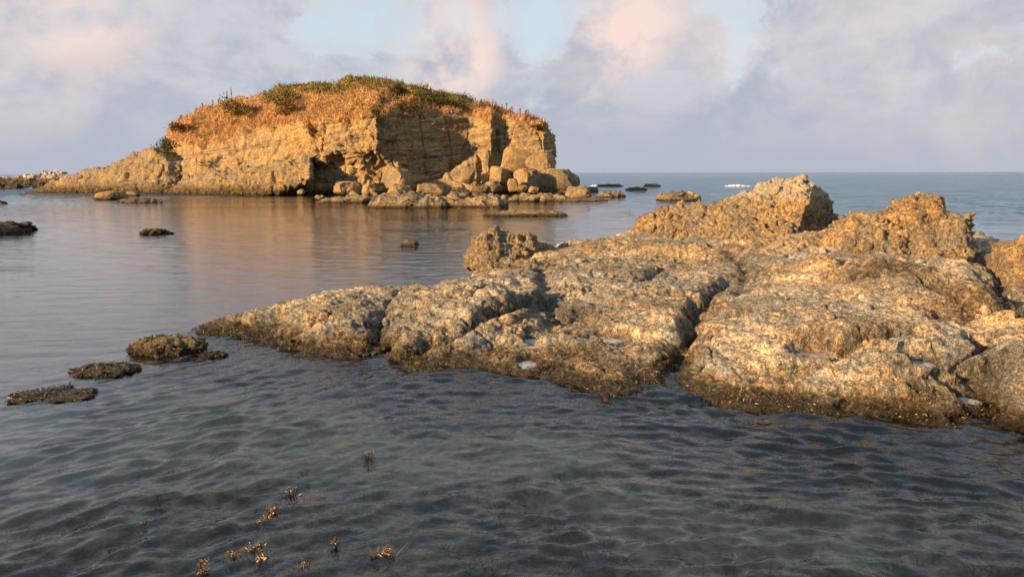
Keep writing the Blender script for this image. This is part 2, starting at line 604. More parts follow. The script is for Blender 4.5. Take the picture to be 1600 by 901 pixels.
SHALLOW = [(300, 605, .9), (330, 660, .5), (420, 700, .75), (160, 610, .4), (560, 650, .5), (760, 690, .75), (720, 640, .45), (620, 720, .55), (1090, 800, .35),
           (880, 730, .3), (960, 780, .3), (1200, 765, .26), (1340, 810, .22), (1000, 865, .28), (1160, 870, .22), (1500, 850, .2), (700, 830, .2), (300, 690, .4), (500, 560, .4), (1180, 700, .2)]
SP = np.array([[*at_z(px, py, -0.5)[:2], w] for px, py, w in SHALLOW])


def bed_level(X, Y):
    P = np.stack([X, Y, X * 0], 1)
    r = np.hypot(X, Y)
    z = -0.62 - 0.25 * fbm(P, 0.55, 4, 0.5, 31) - 0.06 * fbm(P, 3.0, 3, 0.55, 33)
    far = sstep(r, 11, 60)
    z = z * (1 - far) + far * (-4.2 - 0.5 * pn(P, 0.05, 3))
    sand = np.zeros(len(X))
    for sx, sy, w in SP:
        s = 0.62 * (0.6 + 0.06 * math.hypot(sx, sy))
        sand += w * np.exp(-(((X - sx) / (s * 1.4)) ** 2 + ((Y - sy) / s) ** 2))
    z = z + 0.22 * np.clip(sand, 0, 1)
    return np.minimum(z, -0.16), np.clip(sand, 0, 1.2) + 0.12


def build_sea():
    rads = [2.2]
    while rads[-1] < 9000:
        r = rads[-1]
        k = 0.0036 if r < 13 else 0.0085 if r < 30 else (0.0068 if r < 90 else (0.03 if r < 300 else 0.12))
        rads.append(r * (1 + k))
    A, RR, F = polar(-42, 44, 0.16, np.array(rads))
    X, Y = RR * np.sin(A), RR * np.cos(A)
    P = np.stack([X, Y, X * 0], 1)
    g = np.random.default_rng(11)
    # the sheltered bay lies behind the shelf, the open sea beyond it, ripples in front
    px = CX + FPX * X / np.maximum(Y, 0.5)
    bay = sstep(RR, 9.5, 14) * sstep(RR, 95, 62) * sstep(px, 1120, 820)
    bay = np.maximum(bay, sstep(RR, 8.0, 11.5) * sstep(RR, 95, 62) * sstep(px, 420, 120))
    sea_w = sstep(RR, 16, 40) * (1 - bay)
    near = (1 - sstep(RR, 9, 17)) * (1 - bay)
    res = np.where(RR < 13, RR * 0.0042, np.where(RR < 90, RR * 0.0068, RR * 0.02))
    warpx = X + 0.25 * pn(P, 0.35, 5)
    warpy = Y + 0.25 * pn(P, 0.35, 6)
    mixd = sstep(px, 350, 900)
    Z = np.zeros(len(X))

    def waves(count, l0, l1, slope, ang0, spread, wx, wy):
        out = np.zeros(len(X))
        for i in range(count):
            lam = l0 * (l1 / l0) ** g.random()
            th = ang0 + g.normal() * spread
            k = 2 * math.pi / lam
            amp = slope * math.sqrt(2.0 / count) / k
            ph = g.random() * 6.283
            q = np.sin(k * (wx * math.cos(th) + wy * math.sin(th)) + ph)
            out += amp * q * sstep(lam / res, 2.0, 4.0)
        return out
    env = np.clip(0.95 + 0.7 * fbm(P, 0.5, 3, 0.6, 9), 0.25, 1.8)
    wa = waves(34, 0.11, 0.30, 0.24, R(-50), R(19), warpx, warpy)
    wb = waves(34, 0.10, 0.29, 0.24, R(-92), R(25), warpx, warpy)
    wc = waves(20, 0.05, 0.11, 0.04, R(-80), R(45), warpx, warpy)
    w0 = (1 - mixd) * wa + mixd * wb
    def chop(ang, lam, k, seed):
        c, s_ = math.cos(ang), math.sin(ang)
        q = np.stack([(warpx * c + warpy * s_) / lam, (-warpx * s_ + warpy * c) / (lam * 2.6), X * 0], 1)
        return k * lam / 6.28 * pn(q, 1.0, seed) * sstep(lam * 0.5 / res, 1.5, 3.0)
    w0 = 0.75 * w0
    for sd, (lam, k) in enumerate(((0.65, .26), (0.32, .54), (0.17, .72), (0.10, .55))):
        w0 = w0 + (1 - mixd) * chop(R(-50), lam, k, 110 + sd) + mixd * chop(R(-93), lam, k, 120 + sd) + 0.5 * chop(R(-20 - 30 * sd), lam * 0.8, k, 130 + sd)
    Z += near * env * (w0 + wc)
    Z += bay * (waves(16, 0.3, 1.6, 0.034, R(-90), R(35), warpx, warpy) + waves(10, 0.12, 0.3, 0.025, R(-80), R(40), warpx, warpy))
    Z += sea_w * np.clip(1 + 0.7 * pn(P, 0.07, 4), 0.3, 2) * (waves(30, 0.6, 3.2, 0.14, R(-88), R(24), X, Y) + waves(10, 5, 14, 0.035, R(-92), R(10), X, Y))
    V = np.stack([X, Y, Z], 1)
    o = mesh('sea', V, F, m_water, attrs={'calm': ('FLOAT', np.clip(bay, 0, 1))})
    tag(o, kind='structure')
    return o


sea = build_sea()


def build_bed():
    rads = [1.0]
    while rads[-1] < 9500:
        r = rads[-1]
        rads.append(r * (1.012 if r < 20 else (1.05 if r < 100 else 1.25)))
    A, RR, F = polar(-42, 44, 0.4, np.array(rads))
    X, Y = RR * np.sin(A), RR * np.cos(A)
    Z, sand = bed_level(X, Y)
    px = CX + FPX * X / np.maximum(Y, 0.5)
    bay_sheen = np.maximum(sstep(RR, 9.5, 14) * sstep(px, 1150, 820), sstep(RR, 6.5, 10.5) * sstep(px, 420, 60)) * sstep(RR, 110, 85)
    Z = np.where(bay_sheen > 0.5, np.maximum(Z, -1.6), Z)
    o = mesh('sea_bed', np.stack([X, Y, Z], 1), F, m_bed, attrs={'sand': ('FLOAT', sand), 'bay_sheen': ('FLOAT', bay_sheen)})
    tag(o, kind='structure')


build_bed()


# ------------------------------------------------------------------ leafy things
def blades(P, D, L, Wd, tint, bend=0.35, g=None):
    """one bent two-quad blade per row; returns V, F(quads->tris), colours"""
    g = g or rng
    n = len(P)
    side = np.cross(D, g.normal(size=(n, 3)))
    side /= np.linalg.norm(side, axis=1)[:, None] + 1e-9
    b = g.normal(size=(n, 3)) * bend
    L = L[:, None]
    Wd = Wd[:, None]
    mid = P + D * L * 0.55 + b * L * 0.25
    tip = P + D * L * 0.95 + b * L
    V = np.stack([P - side * Wd / 2, P + side * Wd / 2, mid + side * Wd * 0.4, mid - side * Wd * 0.4, tip], 1).reshape(-1, 3)
    i = np.arange(n)[:, None] * 5
    F = np.concatenate([i + np.array([[0, 1, 2]]), i + np.array([[0, 2, 3]]), i + np.array([[3, 2, 4]])])
    return V, F, np.repeat(tint, 5, 0)


def tints(n, cols, g=None, var=0.25):
    g = g or rng
    c = np.array(cols)[g.integers(0, len(cols), n)]
    return np.clip(c * (1 + var * g.normal(size=(n, 1))), 0.004, 1)


# ------------------------------------------------------------------ the rock shelf
SHORE_F = [(298, 512), (312, 522), (345, 527), (400, 529), (425, 541), (430, 548), (462, 554), (516, 559), (550, 558), (583, 556),
           (612, 547), (630, 552), (616, 562), (640, 577), (690, 586), (706, 581), (744, 580), (791, 589), (837, 592), (872, 600),
           (909, 606), (940, 617), (975, 616), (1006, 611), (1028, 604), (1046, 603), (1066, 610), (1106, 624),
           (1153, 634), (1237, 645), (1300, 649), (1350, 653), (1417, 659), (1467, 667), (1550, 674), (1600, 680), (1690, 690), (1800, 690)]
SHORE_B = [(330, 494, .2, .5), (400, 475, .33, .7), (470, 461, .42, .9), (560, 448, .45, 1.0), (640, 449, .45, 1.0), (700, 431, .5, 1.2), (738, 414, .5, 1.6),
           (850, 384, .5, 2.2), (930, 373, .5, 2.0), (990, 362, .55, 3), (1150, 345, .6, 6), (1300, 345, .6, 6), (1500, 366, .6, 5), (1600, 378, .6, 4), (1800, 400, .6, 3)]
outline = [tuple(at_z(a, b, 0)[:2]) for a, b in SHORE_F]
back = []
for a, b, z, ps in SHORE_B:
    q = at_z(a, b, z)
    back.append((q[0], q[1] + ps))
outline = outline + back[::-1]

CTRL = [(350, 508, .16), (400, 478, .34), (470, 463, .42), (450, 500, .33), (520, 510, .30), (430, 520, .22), (560, 450, .48), (560, 490, .40), (600, 470, .42),
        (600, 525, .16), (500, 540, .13), (650, 450, .5), (700, 433, .52), (660, 480, .52), (620, 505, .42), (740, 470, .52), (740, 500, .40), (800, 440, .55), (800, 475, .50),
        (830, 500, .30), (870, 440, .52), (850, 400, .55), (930, 375, .52), (930, 420, .56), (950, 460, .5), (900, 500, .25), (980, 500, .31), (850, 520, .18), (760, 540, .14),
        (700, 560, .07), (660, 540, .06), (820, 570, .09), (760, 570, .09), (900, 530, .17), (900, 560, .17), (950, 590, .13), (980, 540, .21), (1000, 580, .14), (1030, 550, .17), (1040, 500, .42),
        (1000, 420, .62), (1000, 370, .60), (1060, 450, .55), (1100, 410, .64), (1090, 480, .36), (1150, 440, .55), (1180, 400, .72), (1250, 395, .8), (1120, 560, .27), (1110, 590, .16), (1180, 520, .50),
        (1180, 480, .54), (1180, 600, .20), (1250, 600, .25), (1250, 570, .35), (1250, 520, .55), (1250, 470, .58), (1280, 430, .74), (1330, 520, .58), (1330, 570, .38), (1330, 610, .25), (1350, 470, .66), (1400, 440, .85),
        (1400, 500, .64), (1420, 540, .58), (1400, 590, .37), (1430, 630, .18), (1480, 590, .36), (1500, 540, .52), (1480, 500, .56), (1500, 460, .72), (1520, 430, .85), (1560, 520, .52), (1560, 490, .5), (1540, 600, .27),
        (1540, 640, .14), (1600, 560, .56), (1600, 600, .48), (1600, 640, .20), (1600, 500, .6), (1600, 450, .95), (1700, 500, .8), (1700, 600, .5), (1750, 400, .9), (1300, 370, .75), (1500, 380, .8)]
CARVE = [  # pixel line, guide height, half width m, depth, raise on its left side, fade m
    ([(1030, 612), (1045, 582), (1062, 556), (1078, 538), (1086, 515), (1108, 492), (1150, 466)], .15, .12, .22, 0, 1),
    ([(1150, 466), (1165, 440), (1160, 425), (1120, 405)], .5, .16, .10, 0, 1),
    ([(630, 545), (675, 532), (760, 517), (830, 500), (868, 488)], .2, .12, .15, .13, .6),
    ([(868, 488), (850, 455), (845, 425)], .45, .14, .10, 0, .5),
    ([(868, 488), (905, 478), (940, 476)], .42, .10, .06, .04, .5),
    ([(545, 520), (575, 508), (612, 472), (640, 450)], .42, .08, .07, -.05, .7),
    ([(425, 522), (500, 519), (560, 520), (640, 520)], .24, .08, .05, .08, .5),
    ([(340, 526), (430, 516), (520, 503), (560, 505)], .24, .08, .07, .05, .5),
    ([(1195, 541), (1240, 547), (1290, 544), (1350, 538), (1410, 533), (1480, 541)], .5, .07, .13, .10, .5),
    ([(1308, 453), (1350, 453), (1390, 454), (1430, 461), (1475, 472), (1510, 480)], .68, .065, .13, .11, .5),
    ([(1440, 497), (1500, 503), (1560, 502), (1620, 490)], .54, .22, .2, .05, .6),
    ([(1520, 540), (1545, 562), (1535, 585), (1520, 602)], .44, .13, .18, 0, .5),
    ([(1410, 560), (1450, 568), (1490, 566)], .5, .07, .09, .05, .4),
    ([(1480, 612), (1540, 617), (1580, 632)], .3, .10, .10, .05, .5),
    ([(1310, 420), (1330, 435), (1365, 446)], .74, .11, .12, 0, .5),
    ([(1552, 395), (1560, 430), (1580, 465), (1620, 480)], .8, .16, .25, 0, .5),
    ([(1300, 585), (1320, 590), (1345, 595)], .44, .07, .08, .05, .3),
    ([(1000, 440), (1040, 420), (1070, 425)], .6, .12, .10, 0, .5),
    ([(730, 425), (800, 422), (900, 425), (980, 436)], .52, .07, .07, .06, .6),
    ([(700, 470), (735, 468), (760, 460)], .52, .06, .08, .04, .4),
    ([(830, 535), (900, 540), (960, 540)], .24, .12, .06, .06, .4),
    ([(640, 560), (720, 565), (800, 575), (840, 585)], .08, .12, .07, 0, .4),
    ([(1555, 640), (1590, 655), (1620, 650)], .2, .13, .16, 0, .4)]
POOLS = [  # px, py, half width px, half height px, surface height, label
    (944, 532, 27, 5.5, .16, 'largest pale tide pool in a hollow of the low brown ledge'),
    (896, 528, 13, 3.5, .16, 'small thin tide pool just beside the largest pale pool'),
    (824, 569, 17, 6.5, .065, 'rounded pale tide pool close to the water edge of the low ledge'),
    (829, 533, 10, 3.5, .15, 'tiny tide pool at the foot of the grey overhanging rock lobe'),
    (1096, 506, 14, 4.5, .14, 'narrow pool high in the dark channel that splits the shelf'),
    (1076, 549, 12, 5.5, .05, 'bright wedge of water in the dark channel near its mouth'),
    (1266, 555, 26, 5.0, .37, 'shallow dull pool below the long dark crack in the shelf'),
    (1538, 569, 9, 3.5, .26, 'small bright puddle in the weedy crevice near the shelf corner'),
    (1440, 569, 18, 4.5, .37, 'grey pool beneath the knobbly rounded boulders on the shelf'),
    (1510, 626, 15, 4.5, .11, 'low pool under the knobbly rocks near the seaward edge')]


FILLET = [([(985, 384), (1060, 394), (1150, 392), (1240, 392), (1290, 380)], .7, .20, .9),
          ([(1290, 415), (1340, 428), (1400, 436), (1460, 444), (1540, 450)], .85, .16, .55),
          ([(740, 419), (800, 416), (860, 408), (920, 395)], .55, .10, .6),
          ([(1570, 462), (1620, 475)], .85, .12, .45)]


def az_ln(x, y):
    return np.arctan2(x, y), 0.75 * np.log(np.hypot(x, y))


def build_shelf():
    daz = R(0.085)
    az = np.arange(R(-27.5), R(46), daz)
    rads = [5.4]
    while rads[-1] < 31:
        r = rads[-1]
        rads.append(r * (1.0023 if r < 13 else 1.0042))
    A, RR = np.meshgrid(az, np.array(rads))
    nr, nc = A.shape
    X, Y = (RR * np.sin(A)).ravel(), (RR * np.cos(A)).ravel()
    P2 = np.stack([X, Y, X * 0], 1)
    C = np.array([[*at_z(a, b, z)[:2], z] for a, b, z in CTRL])
    U, Vv = az_ln(X, Y)
    cu, cv = az_ln(C[:, 0], C[:, 1])
    K = np.hypot(cu[:, None] - cu[None], cv[:, None] - cv[None])
    nC = len(C)
    Amat = np.zeros((nC + 1, nC + 1))
    Amat[:nC, :nC] = K - 1e-3 * np.eye(nC)
    Amat[nC, :nC] = Amat[:nC, nC] = 1
    wts = np.linalg.solve(Amat, np.append(C[:, 2], 0))
    zc = np.full(len(X), wts[nC])
    for i in range(nC):
        zc += wts[i] * np.hypot(U - cu[i], Vv - cv[i])
    # shoreline, wobbled
    wx = X + 0.10 * fbm(P2, 1.6, 4, 0.55, 51)
    wy = Y + 0.10 * fbm(P2, 1.6, 4, 0.55, 52)
    d, _, _, ins, _, _ = seg_dist(wx, wy, outline)
    ed = np.clip(d / ((0.75 + 0.065 * RR.ravel()) * (1 + 0.5 * pn(P2, 0.8, 53))), 0, 1)
    prof = 1 - (1 - ed) ** 1.8
    z = np.where(ins, 0.02 + np.maximum(zc, 0.05) * prof - 0.02, -1.1 * d ** 0.8)
    tt = 0.125
    zz = z + 0.10 * fbm(P2, 0.55, 3, 0.5, 54) + 0.03 * fbm(P2, 2.6, 3, 0.5, 55)
    lf = np.floor(zz / tt)
    terr = (lf + sstep(zz / tt - lf, 0.0, 0.30)) * tt
    z = np.where(ins, z + 0.62 * (terr - zz) * sstep(d, 0.05, 0.4), z)
    damp_shade = np.zeros(len(X))
    och = np.zeros(len(X))
    for line, gz, hh_, w in FILLET:
        L = np.array([at_z(a, b, gz)[:2] for a, b in line])
        dd, *_ = seg_dist(wx, wy, L, closed=False)
        e = np.exp(-(dd / w) ** 2)
        z = z + np.where(ins, hh_ * e, 0)
        och = np.maximum(och, np.exp(-(dd / (1.25 * w)) ** 2))
    # cracks, channels and lips
    for line, gz, w, dep, rise, fade in CARVE:
        L = np.array([at_z(a, b, gz)[:2] for a, b in line])
        lo_, hi_ = L.min(0) - 1.6, L.max(0) + 1.6
        mk = (X > lo_[0]) & (X < hi_[0]) & (Y > lo_[1]) & (Y < hi_[1])
        if not mk.any():
            continue
        q = P2[mk]
        ww = 0.55 * w
        qx = X[mk] + ww * 1.3 * fbm(q, 2.0, 3, 0.55, 61)
        qy = Y[mk] + ww * 1.3 * fbm(q, 2.0, 3, 0.55, 62)
        dd, _, _, _, sd, par = seg_dist(qx, qy, L, closed=False)
        endf = sstep(par, -0.01, 0.12) * sstep(par, 1.01, 0.88)
        if dep > .3:
            endf = sstep(par, 1.01, 0.85)
        wid = w * (1 + 0.5 * pn(q, 1.3, 63))
        cut = np.exp(-(dd / wid) ** 2) * dep * endf
        s = dd * sd
        step = rise * sstep(s, -0.25 * w, 0.5 * w) * np.exp(-np.maximum(s, 0) / fade) * endf if rise > 0 else (
            -rise * sstep(-s, -0.25 * w, 0.5 * w) * np.exp(-np.maximum(-s, 0) / fade) * endf if rise < 0 else 0)
        z[mk] += np.where(ins[mk], -cut + step, 0)
        damp_shade[mk] = np.maximum(damp_shade[mk], np.exp(-(dd / (1.5 * wid + 0.03)) ** 2) * endf * min(1.0, 0.6 + 2.5 * dep))  # crack lines darkened to paint crevice shade; channels are truly damp
    # pools
    for px, py, hw, hh, zp, lab in [(p[0], p[1], p[2] * 0.95, p[3] * 1.2, *p[4:]) for p in POOLS]:
        c0 = at_z(px, py, zp)
        ax = abs(at_z(px + hw, py, zp)[0] - c0[0])
        ay = abs(at_z(px, py - hh, zp)[1] - at_z(px, py + hh, zp)[1]) / 2
        e = np.hypot((X - c0[0]) / ax, (Y - c0[1]) / ay) + 0.25 * pn(P2, 3.0, 71)
        t = sstep(e, 1.9, 1.15)
        basin = zp + 0.05 * (e - 1.0)
        z = z * (1 - t) + t * np.where(e < 1, np.maximum(basin, zp - 0.06), basin)
        damp_shade = np.maximum(damp_shade, 0.9 * sstep(e, 2.2, 1.0))
    V = np.stack([X, Y, z], 1)
    F = grid_faces(nr, nc)
    keep = (z[F] > -0.55).any(1)
    V, F, damp_shade_k, ochk = compact(V, F[keep], damp_shade, och)
    N = normals(V, F)
    pool_damp = np.ones(len(V))
    for px, py, hw, hh, zp, lab in [(p[0], p[1], p[2] * 0.95, p[3] * 1.2, *p[4:]) for p in POOLS]:
        c0 = at_z(px, py, zp)
        ax = abs(at_z(px + hw, py, zp)[0] - c0[0])
        ay = abs(at_z(px, py - hh, zp)[1] - at_z(px, py + hh, zp)[1]) / 2
        pool_damp *= 1 - 0.65 * sstep(np.hypot((V[:, 0] - c0[0]) / ax, (V[:, 1] - c0[1]) / ay), 1.6, 0.9)
    hi = sstep(V[:, 1], 9, 15)
    dsp = 0.032 * fbm(V, 0.8, 2, 0.5, 81)
    dsp += 0.030 * fbm(V * np.array([1, 0.8, 1]), 2.1, 4, 0.58, 82)
    rg = fbm(V, 3.0, 4, 0.6, 92, ridged=True)
    Wp = V + 0.07 * np.stack([pn(V, 4, 85), pn(V, 4, 86), pn(V, 4, 87)], 1)
    f1, f2 = worley(Wp, 4.6, 84)
    g1, g2 = worley(Wp, 11.0, 94)
    rough = sstep(pn(V, 0.55, 88) + 0.4 * hi - 0.25, -0.1, 0.5)
    dsp += rough * (0.05 * (0.5 - f1) + 0.03 * (0.5 - g1)) + (1 - rough) * 0.012 * rg
    dsp += 0.016 * fbm(V, 14.0, 3, 0.65, 89)
    dsp -= 0.08 * sstep(fbm(V, 3.4, 3, 0.55, 90), 0.5, 1.0) * (0.35 + 0.65 * rough)
    dsp -= 0.05 * sstep(fbm(V, 8.0, 2, 0.55, 96), 0.45, 0.9) * (0.3 + 0.7 * rough)
    # hairline joints
    dsp -= 0.05 * np.exp(-(np.abs(pn(V * np.array([0.6, 1.3, 1]) + 0.3 * np.stack([pn(V, 1.1, 97)] * 3, 1), 0.9, 98)) / 0.022) ** 2)
    V = V + N * (dsp * pool_damp)[:, None]
    o = mesh('rock_shelf', V, F, m_shelf, smooth=False, attrs={'damp_shade': ('FLOAT', damp_shade_k), 'ochre': ('FLOAT', ochk)})
    tag(o, 'broad low tan rock shelf with cracks, pools and a weedy golden waterline edge', 'rock shelf')
    for px, py, hw, hh, zp, lab in [(p[0], p[1], p[2] * 0.95, p[3] * 1.2, *p[4:]) for p in POOLS]:
        c0 = at_z(px, py, zp)
        ax = abs(at_z(px + hw, py, zp)[0] - c0[0]) * 1.25
        ay = abs(at_z(px, py - hh, zp)[1] - at_z(px, py + hh, zp)[1]) / 2 * 1.25
        th = np.linspace(0, 2 * math.pi, 48, endpoint=False)
        rr = 1 + 0.12 * np.sin(th * 2 + px) + 0.08 * np.sin(th * 3 + py) + 0.05 * np.sin(th * 5 + hw)
        ring = np.stack([c0[0] + ax * rr * np.cos(th), c0[1] + ay * rr * np.sin(th), np.full(48, zp)], 1)
        PV = np.concatenate([ring, [[c0[0], c0[1], zp]]])
        PF = np.array([[i, (i + 1) % 48, 48] for i in range(48)])
        tag(mesh('tide_pool', PV, PF, m_pool), lab, 'tide pool', 'tide pools on the rock shelf')
    return o, V, F


shelf, SHV, SHF = build_shelf()

# fringe of golden weed along the shelf's waterline
def fringe():
    N = normals(SHV, SHF)
    g = np.random.default_rng(5)
    z = SHV[:, 2]
    p = np.exp(-((z - 0.07) / 0.10) ** 2) * (z > -0.06) * (N[:, 2] < 0.985)
    r = np.hypot(SHV[:, 0], SHV[:, 1])
    p *= (r < 14.5) * (0.15 + sstep(fbm(SHV, 1.4, 3, 0.5, 95), -0.15, 0.5))
    p *= (r / 7) ** 2
    p /= p.sum()
    idx = g.choice(len(SHV), 30000, p=p)
    B = SHV[idx] + g.normal(size=(len(idx), 3)) * 0.012
    D = N[idx] * 0.6 + g.normal(size=(len(idx), 3)) * 0.5 + np.array([0, -0.25, -0.25])
    D /= np.linalg.norm(D, axis=1)[:, None]
    L = 0.011 + 0.022 * g.random(len(idx)) ** 2
    V, F, c = blades(B, D, L, L * 0.32, tints(len(idx), [(.04, .034, .018), (.07, .052, .022), (.15, .10, .038), (.24, .16, .055), (.09, .07, .03), (.03, .026, .016), (.05, .042, .02)], g), 0.4, g)
    tag(mesh('seaweed_fringe', V, F, m_weed, parent=shelf, attrs={'tint': ('FLOAT_COLOR', c)}), kind='stuff')


fringe()


# ------------------------------------------------------------------ solid rock from an outline with its own depth
def relief(name, poly, depthf, step, mat, thick=3.0, rnd=1.0, dispf=None, round_w=None, parent=None, attrf=None):
    poly = np.asarray(poly, float)
    x0, y0 = poly.min(0) - step * 2
    x1, y1 = poly.max(0) + step * 2
    gx = np.arange(x0, x1 + step, step)
    gy = np.arange(y0, y1 + step, step)
    GX, GY = np.meshgrid(gx, gy)
    X, Y = GX.ravel(), GY.ravel()
    q = np.stack([X, Y, X * 0], 1)
    wob = 2.0 * step
    d, bx, by, ins, _, _ = seg_dist(X + wob * fbm(q, 0.06, 3, 0.6, 3), Y + wob * fbm(q, 0.06, 3, 0.6, 4), poly)
    keepv = ins | (d < step * 1.05)
    F = grid_faces(*GX.shape)
    F = F[keepv[F].all(1) & ins[F].any(1)]
    X, F, Y, d, ins = (lambda r: (r[0][:, 0], r[1], r[0][:, 1], r[2], r[3]))(compact(np.stack([X, Y], 1), F, d, ins))
    d = np.where(ins, d, 0)
    Yw = depthf(X, Y)
    mpp = Yw / FPX
    dm = d * mpp
    rw = 1.0 if round_w is None else round_w(X, Y)
    Yw = Yw + rw * rnd * (1 - np.sqrt(np.clip(1 - (1 - np.clip(dm / rnd, 0, 1)) ** 2, 0, 1)))
    V = at_y(X, Y, Yw)
    N = normals(V, F)
    if (N * (CAM - V)).sum(1).mean() < 0:
        F = F[:, ::-1]
        N = -N
    if dispf is not None:
        V = V + N * dispf(V, X, Y)[:, None]
    dirs = ray(X, Y)
    tk = thick * np.sqrt(np.clip(1 - (1 - np.clip(dm / (thick * 0.8), 0, 1)) ** 2, 0, 1))
    B = V + dirs * tk[:, None]
    n = len(V)
    attrs = {}
    if attrf is not None:
        for k, a in attrf(V, X, Y).items():
            attrs[k] = ('FLOAT', np.concatenate([a, a]))
    o = mesh(name, np.concatenate([V, B]), np.concatenate([F, F[:, ::-1] + n]), mat, parent=parent, attrs=attrs, smooth=False)
    return o, V, F, X, Y, normals(V, F)


def lerp(pts):
    a = np.array(pts, float)
    return lambda x: np.interp(x, a[:, 0], a[:, 1])


def congl(amp=1.0, sc=1.0, seed=0):
    def f(V, X, Y):
        W = V + 0.06 * np.stack([pn(V, 3, seed), pn(V, 3, seed + 1), pn(V, 3, seed + 2)], 1)
        f1, f2 = worley(W, 3.2 * sc, seed + 3)
        g1, g2 = worley(W, 7.5 * sc, seed + 4)
        d = 0.16 * fbm(V, 0.9 * sc, 3, 0.5, seed + 5) + 0.17 * (0.5 - f1) + 0.09 * (0.5 - g1)
        d += 0.02 * fbm(V, 18 * sc, 2, 0.6, seed + 6)
        d -= 0.24 * sstep(fbm(V, 2.6 * sc, 3, 0.5, seed + 7), 0.42, 0.9)
        return d * amp
    return f


# cobbles bedded in the conglomerate
def ico(sub):
    import bmesh
    bm = bmesh.new()
    bmesh.ops.create_icosphere(bm, subdivisions=sub, radius=1.0)
    V = np.array([v.co[:] for v in bm.verts])
    F = np.array([[v.index for v in f.verts] for f in bm.faces])
    bm.free()
    return V, F


ICO = {s: ico(s) for s in (2, 4, 5)}
COB = []
for i in range(6):
    V, F = ICO[2]
    V = V * np.array([1.0, 0.85, 0.7]) * (1 + 0.28 * fbm(V, 1.1, 2, 0.5, 200 + i))[:, None]
    COB.append((V, F))


def cobbles(parent, V, N, count, r0_, r1_, seed, mat, wmask=None):
    g = np.random.default_rng(seed)
    w = np.clip((N * (CAM - V)).sum(1) / np.linalg.norm(CAM - V, axis=1), 0.02, 1)
    if wmask is not None:
        w = w * wmask
    idx = g.choice(len(V), count, p=w / w.sum(), replace=False)
    mes = []
    for v_, f_ in COB:
        o = mesh('cobble', v_, f_, mat)
        mes.append(o.data)
        bpy.data.objects.remove(o)
    for i in idx:
        o = bpy.data.objects.new('cobble', mes[int(g.integers(0, 6))])
        COL.objects.link(o)
        o.parent = parent
        s = r0_ * (r1_ / r0_) ** (g.random() ** 1.6)
        p = V[i] - N[i] * s * (0.15 + 0.45 * g.random())
        o.location = p
        o.rotation_euler = tuple(g.random(3) * 6.28)
        o.scale = (s, s * (0.8 + 0.3 * g.random()), s * (0.8 + 0.3 * g.random()))


def outcrop(label, poly, depthf, step, mat, thick, rnd, seed, ncob, cr, amp=1.0, sc=1.0):
    o, V, F, X, Y, N = relief('rock_outcrop', poly, depthf, step, mat, thick, rnd, congl(amp, sc, seed),
                              round_w=lambda X, Y: np.ones(len(X)))
    tag(o, label, 'rock outcrop')
    if ncob:
        cobbles(o, V, N, ncob, cr[0], cr[1], seed, mat)
    return o, V, N


# big outcrop with the pale pointed crest
P1 = [(984, 372), (990, 350), (1003, 338), (1020, 332), (1040, 325), (1060, 318), (1085, 315), (1112, 313), (1130, 306), (1150, 300), (1165, 296), (1185, 289),
      (1210, 284), (1232, 282), (1248, 277), (1262, 279), (1256, 286), (1272, 290), (1283, 297), (1290, 308), (1295, 320), (1308, 328), (1314, 340), (1300, 360),
      (1285, 378), (1270, 392), (1240, 398), (1190, 398), (1140, 396), (1100, 398), (1060, 400), (1020, 394), (990, 388)]
d1 = lerp([(980, 20.5), (1050, 19.2), (1150, 18.0), (1235, 17.2), (1258, 17.1), (1275, 18.1), (1300, 19.4), (1320, 20.6)])
o1, V1, N1 = outcrop('tallest knobbly outcrop with pale pointed crest on the shelf', P1,
                     lambda x, y: d1(x + 0.35 * (y - 330)) + (390 - y) * 0.0165 * 1.15, 1.0, m_crest, 3.0, 0.35, 300, 230, (.06, .19))
# second outcrop
P2 = [(1282, 405), (1278, 380), (1290, 358), (1302, 346), (1315, 336), (1330, 328), (1352, 326), (1372, 329), (1385, 330), (1394, 318), (1405, 311), (1430, 308), (1452, 304),
      (1470, 305), (1480, 312), (1486, 322), (1498, 330), (1512, 334), (1521, 334), (1520, 350), (1516, 372), (1524, 385), (1535, 400), (1545, 420), (1552, 440), (1540, 458),
      (1480, 452), (1430, 448), (1380, 444), (1330, 436), (1295, 425)]
d2 = lerp([(1270, 14.4), (1330, 13.3), (1400, 13.0), (1450, 12.6), (1510, 12.3), (1528, 12.7), (1560, 13.4)])
o2, V2, N2 = outcrop('ochre outcrop with twin humps beside the tallest crested outcrop', P2,
                     lambda x, y: d2(x) + (435 - y) * 0.0115 * 1.5 + 0.25 * np.exp(-((x - 1425) / 14.) ** 2 - ((y - 385) / 22.) ** 2), 1.0, m_congl, 2.4, 0.28, 320, 170, (.05, .15), 0.8, 1.15)
# small outcrop by the bay
P3 = [(728, 418), (727, 400), (732, 390), (742, 380), (752, 370), (765, 360), (775, 355), (785, 359), (800, 366), (815, 369), (830, 365), (842, 369), (856, 377), (870, 383), (905, 381), (922, 388),
      (900, 402), (850, 412), (800, 420), (760, 422)]
d3 = lerp([(725, 16.2), (760, 15.5), (820, 15.8), (870, 16.8), (925, 18.2)])
o3, V3, N3 = outcrop('small nodular golden outcrop overhanging the calm bay', P3,
                     lambda x, y: d3(x) + (415 - y) * 0.0145 * 1.3 + 0.012 * np.maximum(y - 408, 0), 0.8, m_congl, 1.8, 0.3, 340, 110, (.05, .14), 0.9, 1.1)
